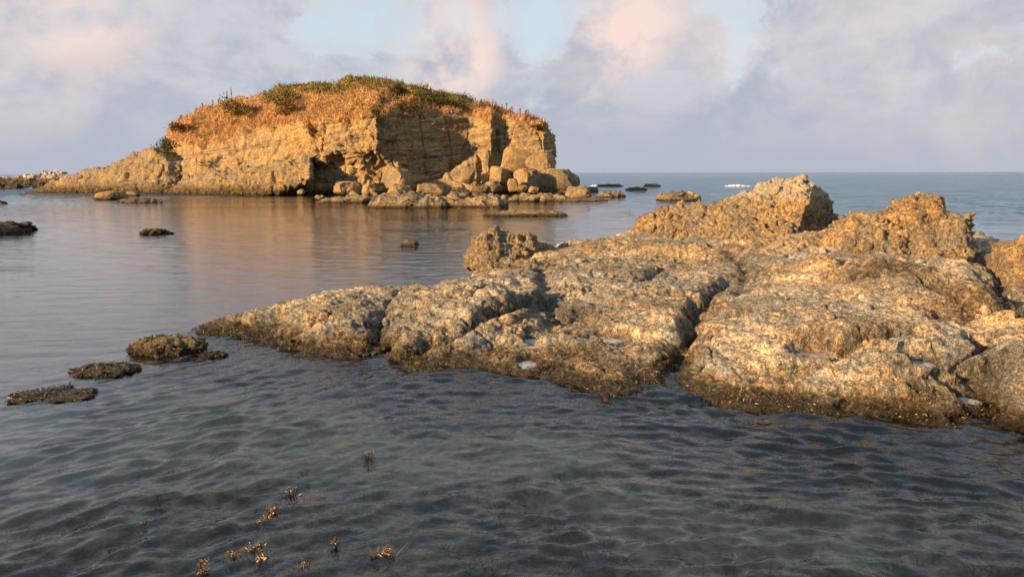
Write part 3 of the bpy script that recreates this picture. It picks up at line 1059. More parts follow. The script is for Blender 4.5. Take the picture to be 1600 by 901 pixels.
# corner mound beyond the dark gap
P4 = [(1546, 440), (1543, 400), (1548, 378), (1560, 373), (1590, 371), (1640, 372), (1700, 376), (1760, 400), (1770, 490), (1700, 500), (1640, 490), (1600, 478), (1572, 465)]
d4 = lerp([(1540, 11.8), (1570, 10.9), (1620, 10.4), (1700, 10.6), (1780, 11.5)])
o4, V4, N4 = outcrop('rounded ochre mound across the dark gap from the twin humped outcrop', P4,
                     lambda x, y: d4(x) + (470 - y) * 0.0095 * 1.3, 1.2, m_congl, 2.0, 0.5, 360, 30, (.05, .12), 0.55, 1.2)

def shelf_nodules():
    N = normals(SHV, SHF)
    w = np.zeros(len(SHV))
    for q in (V1, V2, V3, V4):
        c = q[:, :2].mean(0)
        ext = q[:, :2].max(0) - q[:, :2].min(0)
        e = np.hypot((SHV[:, 0] - c[0]) / (ext[0] * 0.75 + .5), (SHV[:, 1] - c[1]) / (ext[1] * 0.9 + 1.2))
        w = np.maximum(w, np.exp(-(e / 0.9) ** 2))
    cobbles(shelf, SHV, N, 300, .03, .13, 77, m_shelf, w * (SHV[:, 2] > 0.25))


shelf_nodules()

# ------------------------------------------------------------------ the islet
POLY_I = [(250, 318), (250, 262), (258, 240), (268, 226), (262, 214), (262, 203), (275, 191), (295, 178), (318, 168), (345, 160), (375, 153), (400, 149), (420, 146), (433, 139), (455, 133), (480, 131),
          (505, 131), (525, 129), (545, 124), (570, 121), (600, 124), (615, 130), (640, 134), (665, 139), (690, 144), (712, 149), (730, 155), (750, 161), (775, 167), (800, 175), (825, 182), (845, 188),
          (856, 198), (863, 208), (866, 222), (870, 232), (869, 245), (866, 262), (872, 300), (872, 318)]
RIM = lerp([(240, 232), (290, 226), (340, 222), (380, 210), (420, 200), (480, 196), (540, 184), (590, 181), (640, 175), (690, 181), (740, 185), (790, 190), (850, 197), (880, 205)])
CA = lerp([(240, 93), (300, 89), (400, 85.2), (490, 82.6), (560, 80.6), (588, 79.2), (594, 80.2), (630, 83.0), (690, 86.0), (732, 87.6), (768, 84.6), (774, 86.8), (800, 86.0), (850, 84.6), (862, 85.2), (875, 89)])
CB = lerp([(240, 92), (300, 88), (400, 85.0), (486, 82.8), (491, 84.6), (530, 83.4), (570, 81.6), (600, 81.2), (622, 80.6), (632, 83.6), (690, 86.2), (735, 87.6), (765, 85.6), (800, 88.0), (850, 86.5), (870, 89)])


def islet_depth(x, y):
    t = sstep(y + 5 * np.sin(x * 0.11), 238, 260)
    c = CA(x) * (1 - t) + CB(x) * t
    rim = RIM(x)
    up = np.maximum(rim - y, 0)
    low = np.maximum(y, rim)
    return c + (300 - low) * 0.07 * (0.30 + 0.45 * sstep(x, 500, 380)) + up * 0.074 * 1.9 + up ** 2 * 0.0012


def strata(amp, seed, dip=0.11):
    def f(V, X, Y):
        wz = V[:, 2] - dip * V[:, 0] + 0.35 * fbm(V, 0.16, 3, 0.5, seed)
        d = np.zeros(len(V))
        for k, (t, a) in enumerate(((1.25, 0.34), (0.52, 0.20), (0.24, 0.07))):
            lay = np.floor(wz / t)
            fr_ = wz / t - lay
            q = np.stack([V[:, 0] * 0.45 / t ** 0.5, V[:, 1] * 0.45 / t ** 0.5, lay * 7.31], 1)
            d += a * (pn(q, 1.0, seed + 3 + k) + 0.5 * pn(q, 2.7, seed + 9 + k))
            d -= 0.55 * a * np.exp(-(np.minimum(fr_, 1 - fr_) / 0.10) ** 2) * (0.4 + 0.6 * sstep(pn(q, 0.6, seed + 15 + k), -0.3, 0.4))
        # upright joints
        jn = np.abs(pn(V * np.array([1, 1, 0.12]), 0.42, seed + 21))
        d -= 0.45 * np.exp(-(jn / 0.035) ** 2)
        d += 0.45 * fbm(V, 0.5, 5, 0.55, seed + 25) + 0.13 * fbm(V, 2.4, 3, 0.6, seed + 27) - 0.5 * sstep(fbm(V * np.array([.6, .6, 1.6]), 0.7, 3, 0.55, seed + 29), 0.5, 1.0)
        return d * amp
    return f


def islet_disp(V, X, Y):
    cl = sstep(Y - RIM(X), -6, 4)
    rugged = np.exp(-((X - 560) / 75) ** 2 - ((Y - 245) / 42) ** 2)
    st = strata(1.0, 400)(V, X, Y)
    return cl * st * (0.6 + 0.9 * rugged) + (1 - cl) * (0.42 * fbm(V, 0.55, 4, 0.55, 450))


def islet_veg(V, X, Y):
    q = fbm(V, 0.4, 5, 0.6, 460) * 12
    return {'veg': sstep(RIM(X) + q - Y, -8, 8)}


islet, VI, FI, XI, YI, NI = relief('rock_islet', POLY_I, islet_depth, 1.15, m_cliff, 9.0, 2.2, islet_disp,
                                   round_w=lambda X, Y: sstep(Y, 300, 270), attrf=islet_veg)
tag(islet, 'high layered sandstone islet topped with orange dry grass, rising from the sea', 'rocky islet')


def rmask(X, Y):
    return sstep(Y, 306, 285)


# sloping spur that runs down to the water
PS = [(28, 304), (45, 297), (70, 288), (95, 280), (118, 271), (145, 263), (175, 254), (200, 246), (207, 238), (220, 233), (240, 231), (262, 236), (285, 246), (300, 252), (297, 262), (288, 276), (276, 296), (268, 316), (120, 316), (40, 312)]
dS = lerp([(25, 96), (110, 92), (200, 89), (245, 87.0), (262, 87.2), (300, 88.6)])
spur, *_ = relief('rock_spur', PS, lambda x, y: dS(x) + (302 - y) * 0.075 * 1.05, 1.2, m_slab, 6.0, 1.0,
                  lambda V, X, Y: strata(0.6, 500, 0.03)(V, X, Y) + 0.15 * fbm(V, 1.2, 3, 0.55, 520), round_w=rmask)
tag(spur, 'long sloping rock spur running from the islet down to the calm water', 'rock spur')
PL = [(252, 318), (262, 300), (272, 289), (292, 276), (330, 268), (375, 262), (410, 256), (440, 250), (468, 246), (485, 243), (488, 256), (488, 281), (470, 288), (450, 296), (438, 301), (410, 309), (380, 314), (320, 318)]
dL = lerp([(250, 86.0), (330, 81.8), (420, 79.4), (484, 77.8), (492, 79.2)])
SLT = lerp([(250, 318), (262, 300), (272, 289), (292, 276), (330, 268), (375, 262), (410, 256), (440, 250), (468, 246), (488, 243)])
slab, *_ = relief('rock_slab', PL, lambda x, y: dL(x) + (300 - y) * 0.07 * 0.6 + np.maximum(SLT(x) + 13 - y, 0) * 0.07 * 2.4, 1.1, m_slab, 4.2, 0.6,
                  lambda V, X, Y: strata(0.55, 540, 0.10)(V, X, Y) + 0.20 * fbm(V, 1.3, 4, 0.6, 545), round_w=lambda X, Y: np.ones(len(X)))
tag(slab, 'thick grey-crusted tilted slab overhanging a dark sea cave at the islet foot', 'rock slab')
PT = [(640, 318), (646, 306), (655, 296), (672, 286), (690, 278), (702, 268), (715, 258), (732, 250), (745, 238), (752, 250), (753, 268), (752, 296), (760, 318)]
dT = lerp([(640, 79.6), (690, 80.6), (745, 80.4), (752, 81.4)])
tal, *_ = relief('fallen_slab', PT, lambda x, y: dT(x) + (300 - y) * 0.07 * 1.15, 1.1, m_block, 3.0, 0.5, strata(0.5, 560), round_w=rmask)
tag(tal, 'steep sunlit wedge of rock leaning on the shaded cliff face', 'rock wedge')
PB = [(752, 318), (753, 262), (756, 240), (763, 232), (770, 240), (772, 262), (771, 284), (770, 318)]
tal2, *_ = relief('rock_pillar', PB, lambda x, y: 80.6 + (300 - y) * 0.07 * 0.45 + np.maximum(x - 764, 0) * 0.12, 1.0, m_block, 2.5, 0.35, strata(0.5, 570), round_w=rmask)
tag(tal2, 'narrow upright rock pillar beside the leaning sunlit wedge on the islet', 'rock pillar')


# ------------------------------------------------------------------ loose rocks
G_BLK = 'fallen blocks at the foot of the islet'


def rock(name, label, cat, px0, py0, px1, py1, mat, dist=None, box=2.6, depth=1.0, seed=0, sub=5, amp=1.0, rz=0.0, group=None, sink=0.25, weedy=0, tilt=0.0):
    """a displaced super-ellipsoid block; stands on the water at py1 unless a distance is given"""
    cxp, w_px = (px0 + px1) / 2, (px1 - px0)
    if dist is None:
        b = at_z(cxp, py1, 0.0)
        dist = b[1]
    else:
        b = at_y(cxp, py1, dist)
    mpp = math.hypot(dist, b[0] * 0.3) / FPX
    w = w_px * mpp
    dp = w * depth
    # the near waterline is at the front, so the middle lies half its depth behind
    cy = b[1] + dp * 0.42
    grow = cy / b[1]
    cx = b[0] * grow
    w *= grow
    hgt = max(float(at_y(cxp, py0, cy + 0.05 * dp)[2]) - b[2], 0.05)
    if weedy:
        hgt *= 0.70
    hgt_flat = (hgt < 0.25 * w) or weedy > 0
    V, F = ICO[sub if w_px > 32 else 4]
    box = box if hgt_flat else box * 1.25
    V = np.sign(V) * np.abs(V) ** (2.0 / box)
    V = V / (np.abs(V) ** box).sum(1)[:, None] ** (1.0 / box)
    gk = np.random.default_rng(seed + 4000)
    if hgt_flat is False:
        for k in range(14 if box > 4 else 16):
            nn = gk.normal(size=3)
            nn /= np.linalg.norm(nn)
            sup = (V @ nn).max() * ((0.76 if box > 4 else 0.72) + 0.18 * gk.random())
            V = V - np.outer(np.maximum(V @ nn - sup, 0), nn) * 1.0
    S = max(w, hgt, dp) / 2
    sink = 1.1 if hgt_flat else sink
    hh = hgt * (1 + sink) / 2
    V = V * np.array([w / 2 * 0.97, dp / 2 * 0.97, hh])
    gr = np.random.default_rng(seed + 9000)
    if group == G_BLK:
        rz += 0.5 * gr.normal()
        tilt += 0.13 * gr.normal()
    ca, sa = math.cos(rz), math.sin(rz)
    V = V @ np.array([[ca, sa, 0], [-sa, ca, 0], [0, 0, 1]])
    ct, st = math.cos(tilt), math.sin(tilt)
    V = V @ np.array([[ct, 0, st], [0, 1, 0], [-st, 0, ct]])
    off = np.array([seed * 3.17, seed * 1.31, seed * 0.77])
    m_ = min(w, hgt * 2, dp) / 2
    mh = 0.26 * min(w, dp) * amp if (hgt < 0.25 * w) else 0.0
    q = (V + off) * np.array([1, 1, 0.3])
    V = V + mh * np.stack([fbm(q, 2.2 / S, 4, 0.55, seed + 5), fbm(q, 2.2 / S, 4, 0.55, seed + 6), V[:, 2] * 0], 1)
    if mh:
        V[:, 2] += 0.34 * hgt * fbm((V + off) * np.array([1, 1, 0.3]), 5.0 / S, 4, 0.6, seed + 8) * (V[:, 2] > 0)
    N = normals(V, F)
    d = (0.04 if not hgt_flat else 0.16) * m_ * fbm(V + off, 0.9 / S, 2, 0.5, seed) + 0.12 * m_ * fbm(V + off, 2.6 / S, 3, 0.55, seed + 1) + 0.06 * m_ * fbm(V + off, 8 / S, 3, 0.6, seed + 2)
    d = d + 0.05 * m_ * fbm(V + off, 22 / S, 2, 0.6, seed + 3) - 0.10 * m_ * sstep(fbm(V + off, 5 / S, 3, 0.55, seed + 4), 0.35, 0.9)
    V = V + N * (d * amp)[:, None]
    V = V + np.array([cx, cy, b[2] + hgt - hh])
    o = mesh(name, V, F, mat, smooth=bool(weedy))
    tag(o, label, cat, group)
    if weedy:
        g = np.random.default_rng(seed + 70)
        N = normals(V, F)
        p = (V[:, 2] > -0.03) * (V[:, 2] < 0.30) * (0.2 + sstep(fbm(V, 2.2, 3, 0.5, seed), -0.2, 0.4))
        idx = g.choice(len(V), weedy, p=p / p.sum())
        D = N[idx] * 0.5 + g.normal(size=(weedy, 3)) * 0.45 + np.array([0.1, -0.2, -0.25])
        D /= np.linalg.norm(D, axis=1)[:, None]
        L = 0.012 + 0.028 * g.random(weedy) ** 2
        B, Fb, c = blades(V[idx] + g.normal(size=(weedy, 3)) * 0.01, D, L, L * 0.3,
                          tints(weedy, [(.018, .016, .011), (.035, .03, .016), (.07, .05, .02), (.20, .12, .03)], g), 0.5, g)
        tag(mesh('seaweed_cover', B, Fb, m_weed, parent=o, attrs={'tint': ('FLOAT_COLOR', c)}), kind='stuff')
    return o


BLK = [  # label, x0,y0,x1,y1, dist, box, depth, seed, rz, mat
    ('big square block with sunlit front wedged under the islet brow', 784, 233, 828, 266, 82.5, 5.5, .9, 1, .35, m_block),
    ('squared block capping the ledge at the seaward end of the islet', 822, 237, 867, 264, 82.0, 5.0, .9, 2, .1, m_block),
    ('cube-shaped sunlit block beneath the big square block', 765, 261, 797, 284, 80.0, 4.5, .9, 3, .45, m_block),
    ('long dark-shouldered boulder forming the islet\'s low seaward toe', 822, 263, 906, 302, 80.5, 3.4, .7, 4, -.1, m_slab),
    ('sunlit nose of rock at the near end of the seaward toe', 805, 264, 845, 292, 78.5, 3.6, .8, 5, .5, m_block),
    ('small angular sunlit block next to the cube-shaped block', 793, 279, 810, 297, 77.0, 3.4, .9, 6, .3, m_block),
    ('flat tilted slab lying below the cube-shaped block', 757, 283, 786, 298, 77.0, 3.2, .9, 7, .2, m_block),
    ('tiny dark-sided stone between the small angular block and the toe', 808, 289, 826, 300, 76.0, 3.0, .9, 8, .3, m_slab),
    ('little sunlit stone in front of the seaward toe', 825, 291, 841, 300, 75.0, 3.2, .9, 9, .4, m_block),
    ('round-topped grey boulder below the rock pillar', 734, 290, 768, 306, 74.5, 2.6, .9, 10, 0, m_slab),
    ('low brown boulder between the wedge and the round-topped grey boulder', 700, 293, 736, 308, 75.5, 2.8, .9, 11, .4, m_slab),
    ('bulging pale boulder at the foot of the leaning wedge', 648, 287, 694, 309, 75.5, 2.8, .8, 12, .2, m_block),
    ('brown boulder with shaded side between cave and leaning wedge', 602, 289, 652, 309, 76.0, 2.8, .8, 13, .4, m_block),
    ('jutting block with shadowed edge above the brown boulder', 597, 261, 645, 290, 78.0, 4.2, .8, 14, .25, m_block),
    ('rough low block beside the cave mouth under the cliff', 523, 284, 572, 306, 79.5, 3.0, .7, 15, .3, m_block),
    ('blocky sunlit ledge stone between cave mouth and brown boulder', 566, 285, 606, 305, 78.5, 3.4, .8, 16, .2, m_block),
    ('stubby block under the rock pillar, shaded on one side', 720, 262, 742, 282, 79.8, 4.4, .7, 17, .4, m_block),
    ('pale pebble-like stone just inside the dark sea cave', 464, 295, 478, 303, 79.0, 2.4, .9, 18, 0, m_ledge),
]
for i, (lab, a, b, c, d, ds, bx, dp, sd, rz, mt) in enumerate(BLK):
    rock('fallen_block', lab, 'boulder', a, b, c, d, mt, ds, bx, dp, sd + 20, 5, 0.55 if bx > 4 else 0.8, rz, G_BLK)

WAT = [  # name, label, cat, box..., mat, box, depth, seed, amp, weedy
    ('boulder', 'rounded ochre boulder standing alone in water off the islet toe', 'boulder', 882, 291, 926, 312, m_block, 2.8, .8, 41, .7, 0),
    ('boulder', 'dark low rock in water behind the lone rounded ochre boulder', 'boulder', 912, 291, 938, 301, m_dark, 2.6, .8, 42, .8, 0),
    ('boulder', 'flat brown rock awash between the ochre boulder and the loaf-shaped rock', 'rock', 933, 300, 979, 309, m_ledge, 2.6, .8, 43, .7, 0),
    ('boulder', 'loaf-shaped brown rock standing in open water past the islet', 'rock', 1029, 301, 1093, 314, m_ledge, 3.6, .5, 44, .5, 0),
    ('reef_rock', 'thin dark reef line far out beyond the islet toe', 'reef', 930, 288, 975, 292, m_dark, 2.4, .4, 45, .6, 0),
    ('reef_rock', 'thin dark reef line between islet toe and breaking wave', 'reef', 1004, 287, 1033, 292, m_dark, 2.4, .4, 46, .6, 0),
    ('reef_rock', 'low dark reef awash just nearer than the thin reef lines', 'reef', 975, 293, 1012, 298, m_dark, 2.4, .4, 47, .6, 0),
    ('reef_ledge', 'long thin tan ledge lying alone in the bay before the islet', 'ledge', 752, 329, 890, 338, m_ledge, 2.6, .16, 48, .5, 0),
    ('reef_ledge', 'wide flat ledge of crusted stone below the leaning wedge', 'ledge', 575, 305, 700, 325, m_ledge, 2.8, .35, 49, .6, 0),
    ('reef_ledge', 'pale broken ledge edging the dark cave water', 'ledge', 500, 308, 598, 317, m_ledge, 2.6, .35, 50, .7, 0),
    ('reef_ledge', 'broad stepped ledge in front of the fallen blocks', 'ledge', 668, 303, 800, 324, m_ledge, 3.0, .35, 51, .6, 0),
    ('reef_ledge', 'low pinkish ledge reaching from the blocks to the ochre boulder', 'ledge', 790, 303, 892, 315, m_ledge, 2.6, .35, 52, .6, 0),
    ('reef_ledge', 'low weedy ledge around the foot of the ochre boulder', 'ledge', 868, 309, 950, 315, m_dark, 2.4, .3, 58, .6, 0),
    ('boulder', 'pale hump of rock at the waterline below the spur', 'boulder', 150, 299, 198, 312, m_block, 2.4, .7, 53, .7, 0),
    ('boulder', 'small tan stone beside the pale hump below the spur', 'boulder', 198, 298, 218, 307, m_block, 2.4, .7, 54, .7, 0),
    ('reef_ledge', 'dark weedy ledge in the water where spur meets slab', 'ledge', 180, 310, 255, 317, m_dark, 2.3, .3, 55, .8, 0),
    ('boulder', 'dark jagged rock cut by the picture edge in the calm bay', 'rock', -90, 341, 43, 366, m_dark, 2.4, .8, 56, .8, 500),
    ('boulder', 'flattened dark weedy rock alone in the calm bay', 'rock', 219, 355, 264, 366, m_dark, 2.2, .7, 57, 1.0, 250),
    ('boulder', 'tiny dark rock tip in the bay behind the small golden outcrop', 'rock', 626, 370, 655, 384, m_dark, 2.2, .8, 59, .9, 120),
    ('boulder', 'dark rock tip at the far bay edge below the white-capped reef', 'rock', -12, 314, 9, 319, m_dark, 2.2, .8, 60, .9, 0),
    ('boulder', 'low rounded golden-brown boulder off the pointed tip of the rock shelf', 'boulder', 200, 519, 324, 555, m_gold, 2.1, .75, 61, .45, 900),
    ('boulder', 'half-sunk black weedy rock between two other rocks in the shallows', 'boulder', 112, 565, 222, 587, m_dark, 2.0, .7, 62, .6, 1500),
    ('boulder', 'flat black weedy rock barely breaking the rippled water', 'boulder', 12, 606, 150, 629, m_dark, 1.9, .65, 63, .7, 1500),
    ('boulder', 'low trailing weed-covered rock beside the golden-brown boulder', 'rock', 312, 547, 356, 557, m_dark, 2.0, .6, 64, .6, 350),
]
for nm, lab, cat, a, b, c, d, mt, bx, dp, sd, am, wd in WAT:
    rock(nm, lab, cat, a, b, c, d, mt, None, bx, dp, sd, 5, am, 0.0, None, 0.45, wd)

# small broken stones along the ledges' edge
gs = np.random.default_rng(404)
sm = []
for v_, f_ in COB:
    o = mesh('stone', np.sign(v_) * np.abs(v_) ** 0.75, f_, m_block, smooth=False)
    sm.append(o.data)
    bpy.data.objects.remove(o)
for i in range(44):
    q = at_z(495 + 400 * gs.random(), 309 + 9 * gs.random(), 0.0)
    o = bpy.data.objects.new('stone', sm[i % 6])
    COL.objects.link(o)
    sz = 0.16 + 0.42 * gs.random() ** 2
    o.location = (q[0], q[1], 0.25 * sz)
    o.rotation_euler = tuple(gs.random(3) * 6.28)
    o.scale = (sz, sz * (0.7 + 0.5 * gs.random()), sz * 0.75)
    tag(o, 'small broken stone lying at the water along the ledges below the islet', 'stone', 'small stones along the ledges of the islet')

# low reef with white caps behind the spur
PW = [(-60, 294), (-60, 281), (0, 279), (20, 277), (40, 273), (60, 270), (85, 268.5), (105, 270), (110, 280), (90, 292), (0, 296)]
w_, *_ = relief('far_reef', PW, lambda x, y: 120 + 0 * x + (294 - y) * 0.105 * 1.2, 0.9, m_white, 5.0, 0.8, lambda V, X, Y: 0.5 * fbm(V, 0.6, 4, 0.6, 600), round_w=rmask)
tag(w_, 'low dark reef with white-stained crest behind the end of the spur', 'reef')


# ------------------------------------------------------------------ grass on the islet
def islet_grass():
    g = np.random.default_rng(21)
    veg = islet_veg(VI, XI, YI)['veg']
    area = np.ones(len(VI))
    up = RIM(XI) - YI
    green = sstep(XI, 395, 430) * sstep(XI, 755, 725)
    top = np.interp(XI, [p[0] for p in POLY_I[12:28]], [p[1] for p in POLY_I[12:28]])
    green = green * sstep(YI - top + 8 * fbm(VI, 0.35, 3, 0.5, 470), 22, 7)
    patch = sstep(fbm(VI, 0.45, 3, 0.5, 471), 0.55, 0.85)
    up3 = np.array([0, -0.12, 1.0])

    def make(name, wgt, n, l0, l1, cols, wd, lab, cat, bend):
        idx = g.choice(len(VI), n, p=wgt / wgt.sum())
        B = VI[idx] + g.normal(size=(n, 3)) * 0.06 - NI[idx] * 0.05
        D = up3 + NI[idx] * 0.5 + g.normal(size=(n, 3)) * 0.28
        D /= np.linalg.norm(D, axis=1)[:, None]
        clump = 0.7 + 0.5 * np.clip(pn(VI[idx], 1.3, 480) + 0.3, 0, 1)
        L = (l0 + (l1 - l0) * g.random(n) ** 1.7) * clump
        c = tints(n, cols, g, 0.2)
        tone = np.clip(1 + 0.8 * fbm(VI[idx], 0.55, 4, 0.55, 481), 0.28, 1.55)[:, None]
        V, F, c = blades(B, D, L, np.full(n, wd) * (0.6 + 0.8 * g.random(n)), c * tone, bend, g)
        tag(mesh(name, V, F, m_leaf, parent=islet, smooth=False, attrs={'tint': ('FLOAT_COLOR', c)}), kind='stuff')
    dry = [(.47, .27, .12), (.42, .22, .10), (.55, .37, .18), (.33, .18, .08), (.28, .22, .10), (.20, .16, .07)]
    grn = [(.09, .105, .028), (.13, .13, .035), (.07, .085, .025), (.19, .16, .05)]
    make('dry_grass', veg * (1 - 0.95 * green) * (1 - 0.6 * patch) + 1e-9, 26000, 0.16, 0.60, dry, 0.05, '', '', 0.3)
    make('green_grass', veg * (green + 0.28 * patch * (up > 4)) + 1e-9, 13000, 0.18, 0.60, grn, 0.055, '', '', 0.25)


islet_grass()


def shrub(px, py, wpx, hpx, Y, cols, label, seed, n=900, cat='shrub', name='shrub', group=None, upright=0.0):
    g = np.random.default_rng(seed)
    c = at_y(px, py, Y)
    mpp = Y / FPX
    w, h = wpx * mpp / 2, hpx * mpp
    root = bpy.data.objects.new(name, None)
    COL.objects.link(root)
    root.location = c
    tag(root, label, cat, group)
    lob = g.normal(size=(9, 3)) * np.array([0.5, 0.4, 0.28]) * np.array([w, w, h]) + np.array([0, 0, h * 0.55])
    k = g.integers(0, 9, n)
    p = lob[k] + g.normal(size=(n, 3)) * np.array([w, w, h * 0.7]) * 0.24
    p[:, 2] = np.abs(p[:, 2])
    D = p - np.array([0, 0, h * 0.2])
    D = D / (np.linalg.norm(D, axis=1)[:, None] + 1e-6) + g.normal(size=(n, 3)) * 0.6 + np.array([0, 0, upright])
    D /= np.linalg.norm(D, axis=1)[:, None]
    L = 0.10 + 0.20 * g.random(n)
    tone = (0.65 + 0.5 * g.random(9))[k][:, None]
    V, F, cc = blades(p, D, L, L * 0.45, tints(n, cols, g, 0.2) * tone, 0.3, g)
    mesh('foliage', V, F, m_leaf, parent=root, smooth=False, attrs={'tint': ('FLOAT_COLOR', cc)})
    B = np.zeros((14, 3)) + g.normal(size=(14, 3)) * 0.06
    D = np.concatenate([lob, lob[:5]]) + g.normal(size=(14, 3)) * 0.1
    Ln = np.linalg.norm(D, axis=1)
    V, F, cc = blades(B, D / Ln[:, None], Ln, np.full(14, 0.05), tints(14, [(.08, .05, .03)], g), 0.1, g)
    mesh('stems', V, F, m_leaf, parent=root, smooth=False, attrs={'tint': ('FLOAT_COLOR', cc)})
    return root


GRN = [(.075, .09, .028), (.055, .07, .022), (.11, .115, .038), (.14, .12, .045)]
OLV = [(.10, .085, .035), (.07, .065, .026), (.15, .10, .04)]
BRN = [(.16, .085, .035), (.11, .07, .03), (.22, .12, .045)]


def surf_y(px, py):
    i = np.argmin((XI - px) ** 2 + (YI - py) ** 2)
    return float(VI[i, 1])


SHR = [(264, 246, 34, 24, None, GRN, 'bright green shrub growing in the notch above the spur'),
       (446, 166, 38, 20, None, GRN, 'darkest green bush just under the crest at its inland end'),
       (388, 180, 32, 16, None, OLV, 'olive shrub halfway up the orange grass shoulder'),
       (364, 184, 38, 24, None, OLV, 'broad dull olive shrub below the pair of tall weeds'),
       (284, 208, 26, 13, None, BRN, 'brown shrub overhanging the low shoulder of the islet'),
       (262, 232, 18, 14, None, BRN, 'small reddish shrub above the bright green shrub'),
       (488, 213, 14, 14, None, BRN, 'dark little shrub clinging to the cliff under the dry grass'),
       (660, 158, 46, 13, None, GRN, 'long green thicket along the crest past the summit'),
       (708, 168, 38, 12, None, GRN, 'dense green bush at the seaward end of the crest'),
       (626, 146, 22, 9, None, OLV, 'olive bush on the crest beside the summit grass'),
       (453, 178, 26, 22, None, BRN, 'dark brown shrub under the darkest green bush'),
       (590, 190, 20, 18, None, OLV, 'grey-brown shrub on the cliff brow above the sharp shaded corner'),
       (642, 176, 36, 18, None, OLV, 'low grey-brown scrub along the shaded cliff brow'),
       (846, 203, 18, 9, None, BRN, 'wispy dry shrub on the seaward brow of the islet')]
for i, (px, py, w, h, Y, cols, lab) in enumerate(SHR):
    yy = surf_y(px, py) - 0.25 if i else 87.0
    shrub(px, py, w, h, yy, cols, lab, 700 + i, 900 if w > 20 else 450)


def stalk(px, py, hpx, label, seed, group, cols):
    g = np.random.default_rng(seed)
    Y = surf_y(px, py + 3)
    c = at_y(px, py + 3, Y)
    h = hpx * Y / FPX
    root = bpy.data.objects.new('tall_weed', None)
    COL.objects.link(root)
    root.location = c
    tag(root, label, 'weed', group)
    lean = np.array([g.normal() * 0.08, 0, 1.0])
    V, F, cc = blades(np.zeros((3, 3)), np.tile(lean, (3, 1)), np.full(3, h), np.full(3, 0.05), tints(3, cols, g), 0.02, g)
    mesh('stem', V, F, m_leaf, parent=root, smooth=False, attrs={'tint': ('FLOAT_COLOR', cc)})
    n = 46
    t = 0.35 + 0.65 * g.random(n)
    D = g.normal(size=(n, 3)) * np.array([1, 1, 0.3]) + np.array([0, 0, 0.7])
    D /= np.linalg.norm(D, axis=1)[:, None]
    V, F, cc = blades(lean * h * t[:, None], D, 0.10 + 0.14 * g.random(n), np.full(n, 0.06), tints(n, cols, g), 0.2, g)
    mesh('seed_head', V, F, m_leaf, parent=root, smooth=False, attrs={'tint': ('FLOAT_COLOR', cc)})


stalk(356, 157, 17, 'shorter of two tall feathery weeds standing on the crest', 801, 'tall weeds on the inland crest', OLV)
stalk(363, 156, 21, 'taller of two feathery weeds standing on the crest', 802, 'tall weeds on the inland crest', OLV)
g = np.random.default_rng(33)
for i in range(24):
    px = 742 + 112 * g.random()
    top = np.interp(px, [p[0] for p in POLY_I[27:34]], [p[1] for p in POLY_I[27:34]])
    stalk(px, top + 2 + 3 * g.random(), 8 + 10 * g.random(), 'thin reddish dry weed stalk on the seaward shoulder of the islet', 810 + i, 'dry weed stalks along the seaward shoulder', [(.30, .14, .08), (.22, .12, .06), (.36, .2, .1)])
for i in range(9):
    px = 268 + 80 * g.random()
    top = np.interp(px, [p[0] for p in POLY_I[5:11]], [p[1] for p in POLY_I[5:11]])
    stalk(px, top + 2, 6 + 8 * g.random(), 'thin dark dry weed stalk on the inland shoulder of the islet', 850 + i, 'dry weed stalks along the inland shoulder', [(.16, .10, .06), (.26, .14, .07)])

# ------------------------------------------------------------------ seaweed afloat
GOLD = [(.27, .15, .04), (.17, .095, .027), (.36, .21, .06), (.08, .05, .02), (.11, .07, .025)]
FLOAT = [(397, 860, 20, 'largest golden seaweed clump breaking the surface'),
         (366, 869, 12, 'compact orange seaweed tuft beside the largest golden clump'),
         (428, 800, 16, 'spread reddish-gold seaweed clump with scattered tips'),
         (418, 812, 9, 'small seaweed sprig just below the spread reddish clump'),
         (404, 820, 8, 'tiny seaweed sprig trailing from the spread reddish clump'),
         (456, 768, 9, 'pair of floating golden weed tips alone in the ripples'),
         (603, 865, 14, 'golden seaweed tuft alone on the dark water, far from other clumps'),
         (586, 869, 6, 'little pale weed scrap beside the lone golden tuft'),
         (317, 883, 9, 'yellow-tipped seaweed sprig near the bottom of the shallows'),
         (318, 896, 8, 'lowest yellow seaweed sprig, nearest the camera'),
         (475, 886, 8, 'pale small weed sprig between largest clump and lone tuft'),
         (248, 779, 7, 'pale drifting weed thread pair over dark water'),
         (222, 822, 5, 'single tiny weed fleck amid dark ripples'),
         (524, 850, 7, 'thin drifting weed strand above the lone golden tuft'),
         (577, 712, 14, 'dark weed tuft lifting the ripples near the pale sandy patch'),
         (408, 876, 10, 'flattened golden weed strands below the largest clump')]
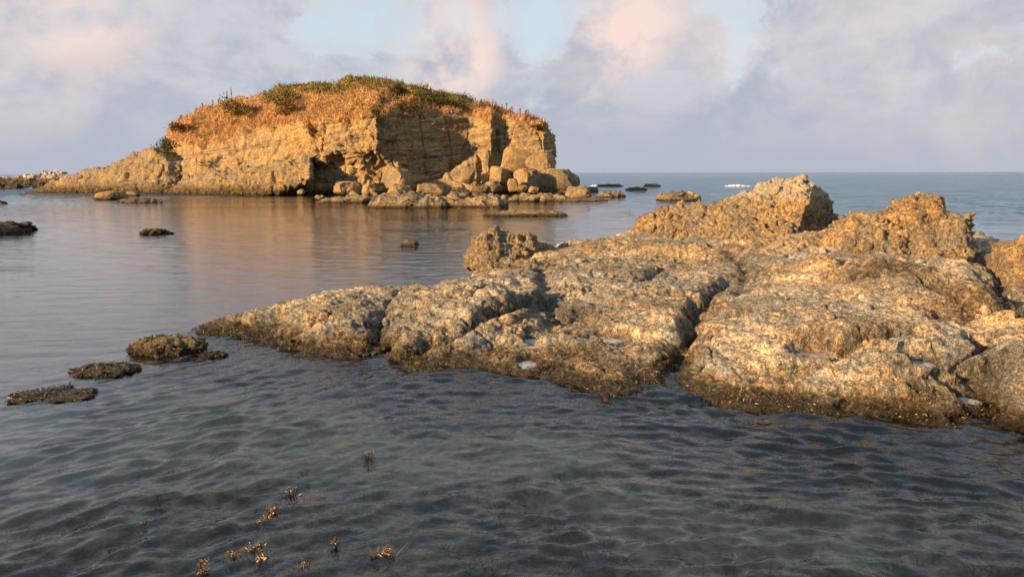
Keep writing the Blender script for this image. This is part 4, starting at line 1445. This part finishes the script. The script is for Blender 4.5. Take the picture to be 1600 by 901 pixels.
for i, (px, py, s, lab) in enumerate(FLOAT):
    g = np.random.default_rng(900 + i)
    c = at_z(px, py, 0.0)
    rad = 0.8 * s * np.linalg.norm(c - CAM) / FPX
    n = 14 + int(s * 5)
    p = g.normal(size=(n, 3)) * np.array([rad * 0.42, rad * 0.42, 0.0])
    p[:, 2] = 0.010 + 0.022 * g.random(n)
    D = g.normal(size=(n, 3)) * np.array([1, 1, 0.14]) + np.array([0, 0, 0.06])
    D /= np.linalg.norm(D, axis=1)[:, None]
    L = 0.008 + 0.018 * g.random(n)
    cols = OLV if 'dark weed' in lab else GOLD
    V, F, cc = blades(p, D, L, L * 0.4, tints(n, cols, g, 0.25), 0.5, g)
    n2 = 18
    p2 = g.normal(size=(n2, 3)) * np.array([rad * 0.5, rad * 0.5, 0])
    p2[:, 2] = -0.10
    D2 = g.normal(size=(n2, 3)) * 0.25 + np.array([0, 0, 1.0])
    V2_, F2_, c2 = blades(p2, D2, np.full(n2, 0.11), np.full(n2, 0.012), tints(n2, [(.05, .035, .015)], g), 0.2, g)
    o = mesh('floating_seaweed', np.concatenate([V, V2_]), np.concatenate([F, F2_ + len(V)]), m_weed,
             attrs={'tint': ('FLOAT_COLOR', np.concatenate([cc, c2]))})
    o.location = c
    tag(o, lab, 'seaweed', 'golden seaweed breaking the surface')


# weed growing on the bed
def bed_weed():
    g = np.random.default_rng(44)
    nc_, per = 600, 16
    az = np.repeat(R(-40) + R(82) * g.random(nc_), per)
    r = np.repeat(3.2 * (9.5 / 3.2) ** g.random(nc_), per)
    n = nc_ * per
    X, Y = r * np.sin(az) + 0.07 * g.normal(size=n), r * np.cos(az) + 0.07 * g.normal(size=n)
    Z, sand = bed_level(X, Y)
    q = np.stack([X, Y, Z], 1)
    keep = (sand + 0.4 * fbm(q, 1.2, 3, 0.5, 91) < 0.40) & (CX + FPX * q[:, 0] / q[:, 1] > 360)
    q = q[keep]
    n = len(q)
    D = g.normal(size=(n, 3)) * np.array([0.6, 0.6, 0.25]) + np.array([0.25, 0.1, 0.8])
    D /= np.linalg.norm(D, axis=1)[:, None]
    L = np.minimum(0.04 + 0.09 * g.random(n), -q[:, 2] * 0.7)
    V, F, c = blades(q, D, L, L * 0.11, tints(n, [(.012, .011, .008), (.02, .017, .010), (.035, .028, .014), (.05, .038, .018), (.024, .026, .013)], g, 0.3), 0.45, g)
    V[:, 2] = np.minimum(V[:, 2], -0.17)
    tag(mesh('seaweed_bed', V, F, m_weed, attrs={'tint': ('FLOAT_COLOR', c)}), kind='stuff')


bed_weed()


# strands washed into the crevice
def wrack():
    g = np.random.default_rng(55)
    n = 650
    px = 1440 + 120 * g.random(n)
    py = 498 + 9 * g.random(n) + 0.03 * (px - 1440)
    B = at_z(px, py, 0.50)
    from_z = []
    tx = np.stack([SHV[:, 0], SHV[:, 1]], 1)
    for b in B:
        i = np.argmin((tx[:, 0] - b[0]) ** 2 + (tx[:, 1] - b[1]) ** 2)
        from_z.append(SHV[i, 2] + 0.012)
    B[:, 2] = from_z
    D = g.normal(size=(n, 3)) * np.array([1, 1, 0.18])
    D /= np.linalg.norm(D, axis=1)[:, None]
    V, F, c = blades(B, D, 0.025 + 0.06 * g.random(n), np.full(n, 0.006), tints(n, [(.38, .33, .26), (.10, .04, .025), (.05, .03, .02), (.04, .03, .02), (.2, .10, .05), (.06, .04, .025)], g), 0.35, g)
    tag(mesh('dried_seaweed', V, F, m_weed, parent=shelf, attrs={'tint': ('FLOAT_COLOR', c)}), kind='stuff')


wrack()


# breaking crests far out
def crest(px0, px1, py, h, seed):
    g = np.random.default_rng(seed)
    n = 60
    xs = np.linspace(px0, px1, n)
    b = at_z(xs, np.full(n, py), 0.0)
    t = np.linspace(0, 1, n)
    q = np.stack([xs * 0.25, xs * 0, xs * 0 + seed], 1)
    prof = np.clip(np.sin(math.pi * t) ** 0.5 * (0.35 + 1.1 * fbm(q, 1.0, 3, 0.6, 640 + seed)), 0.02, 1.1)
    rows = []
    for k, (dy, hz) in enumerate(((-1.2, 0.02), (-0.6, 0.5), (0, 1.0), (0.8, 0.75), (2.0, 0.02))):
        q = b.copy()
        q[:, 1] += dy * prof + g.normal(size=n) * 0.25
        q[:, 2] = 0.03 + h * hz * prof * (0.75 + 0.4 * g.random(n))
        rows.append(q)
    V = np.concatenate(rows)
    o = mesh('breaking_wave', V, grid_faces(5, n), m_foam, parent=sea)


crest(1132, 1174, 291.0, 0.34, 1)
crest(921, 938, 291, 0.25, 2)

#print('TRIS', sum(sum(len(p.vertices) - 2 for p in o.data.polygons) for o in SC.objects if o.type == 'MESH' and o.name.split('.')[0] != 'cobble'))
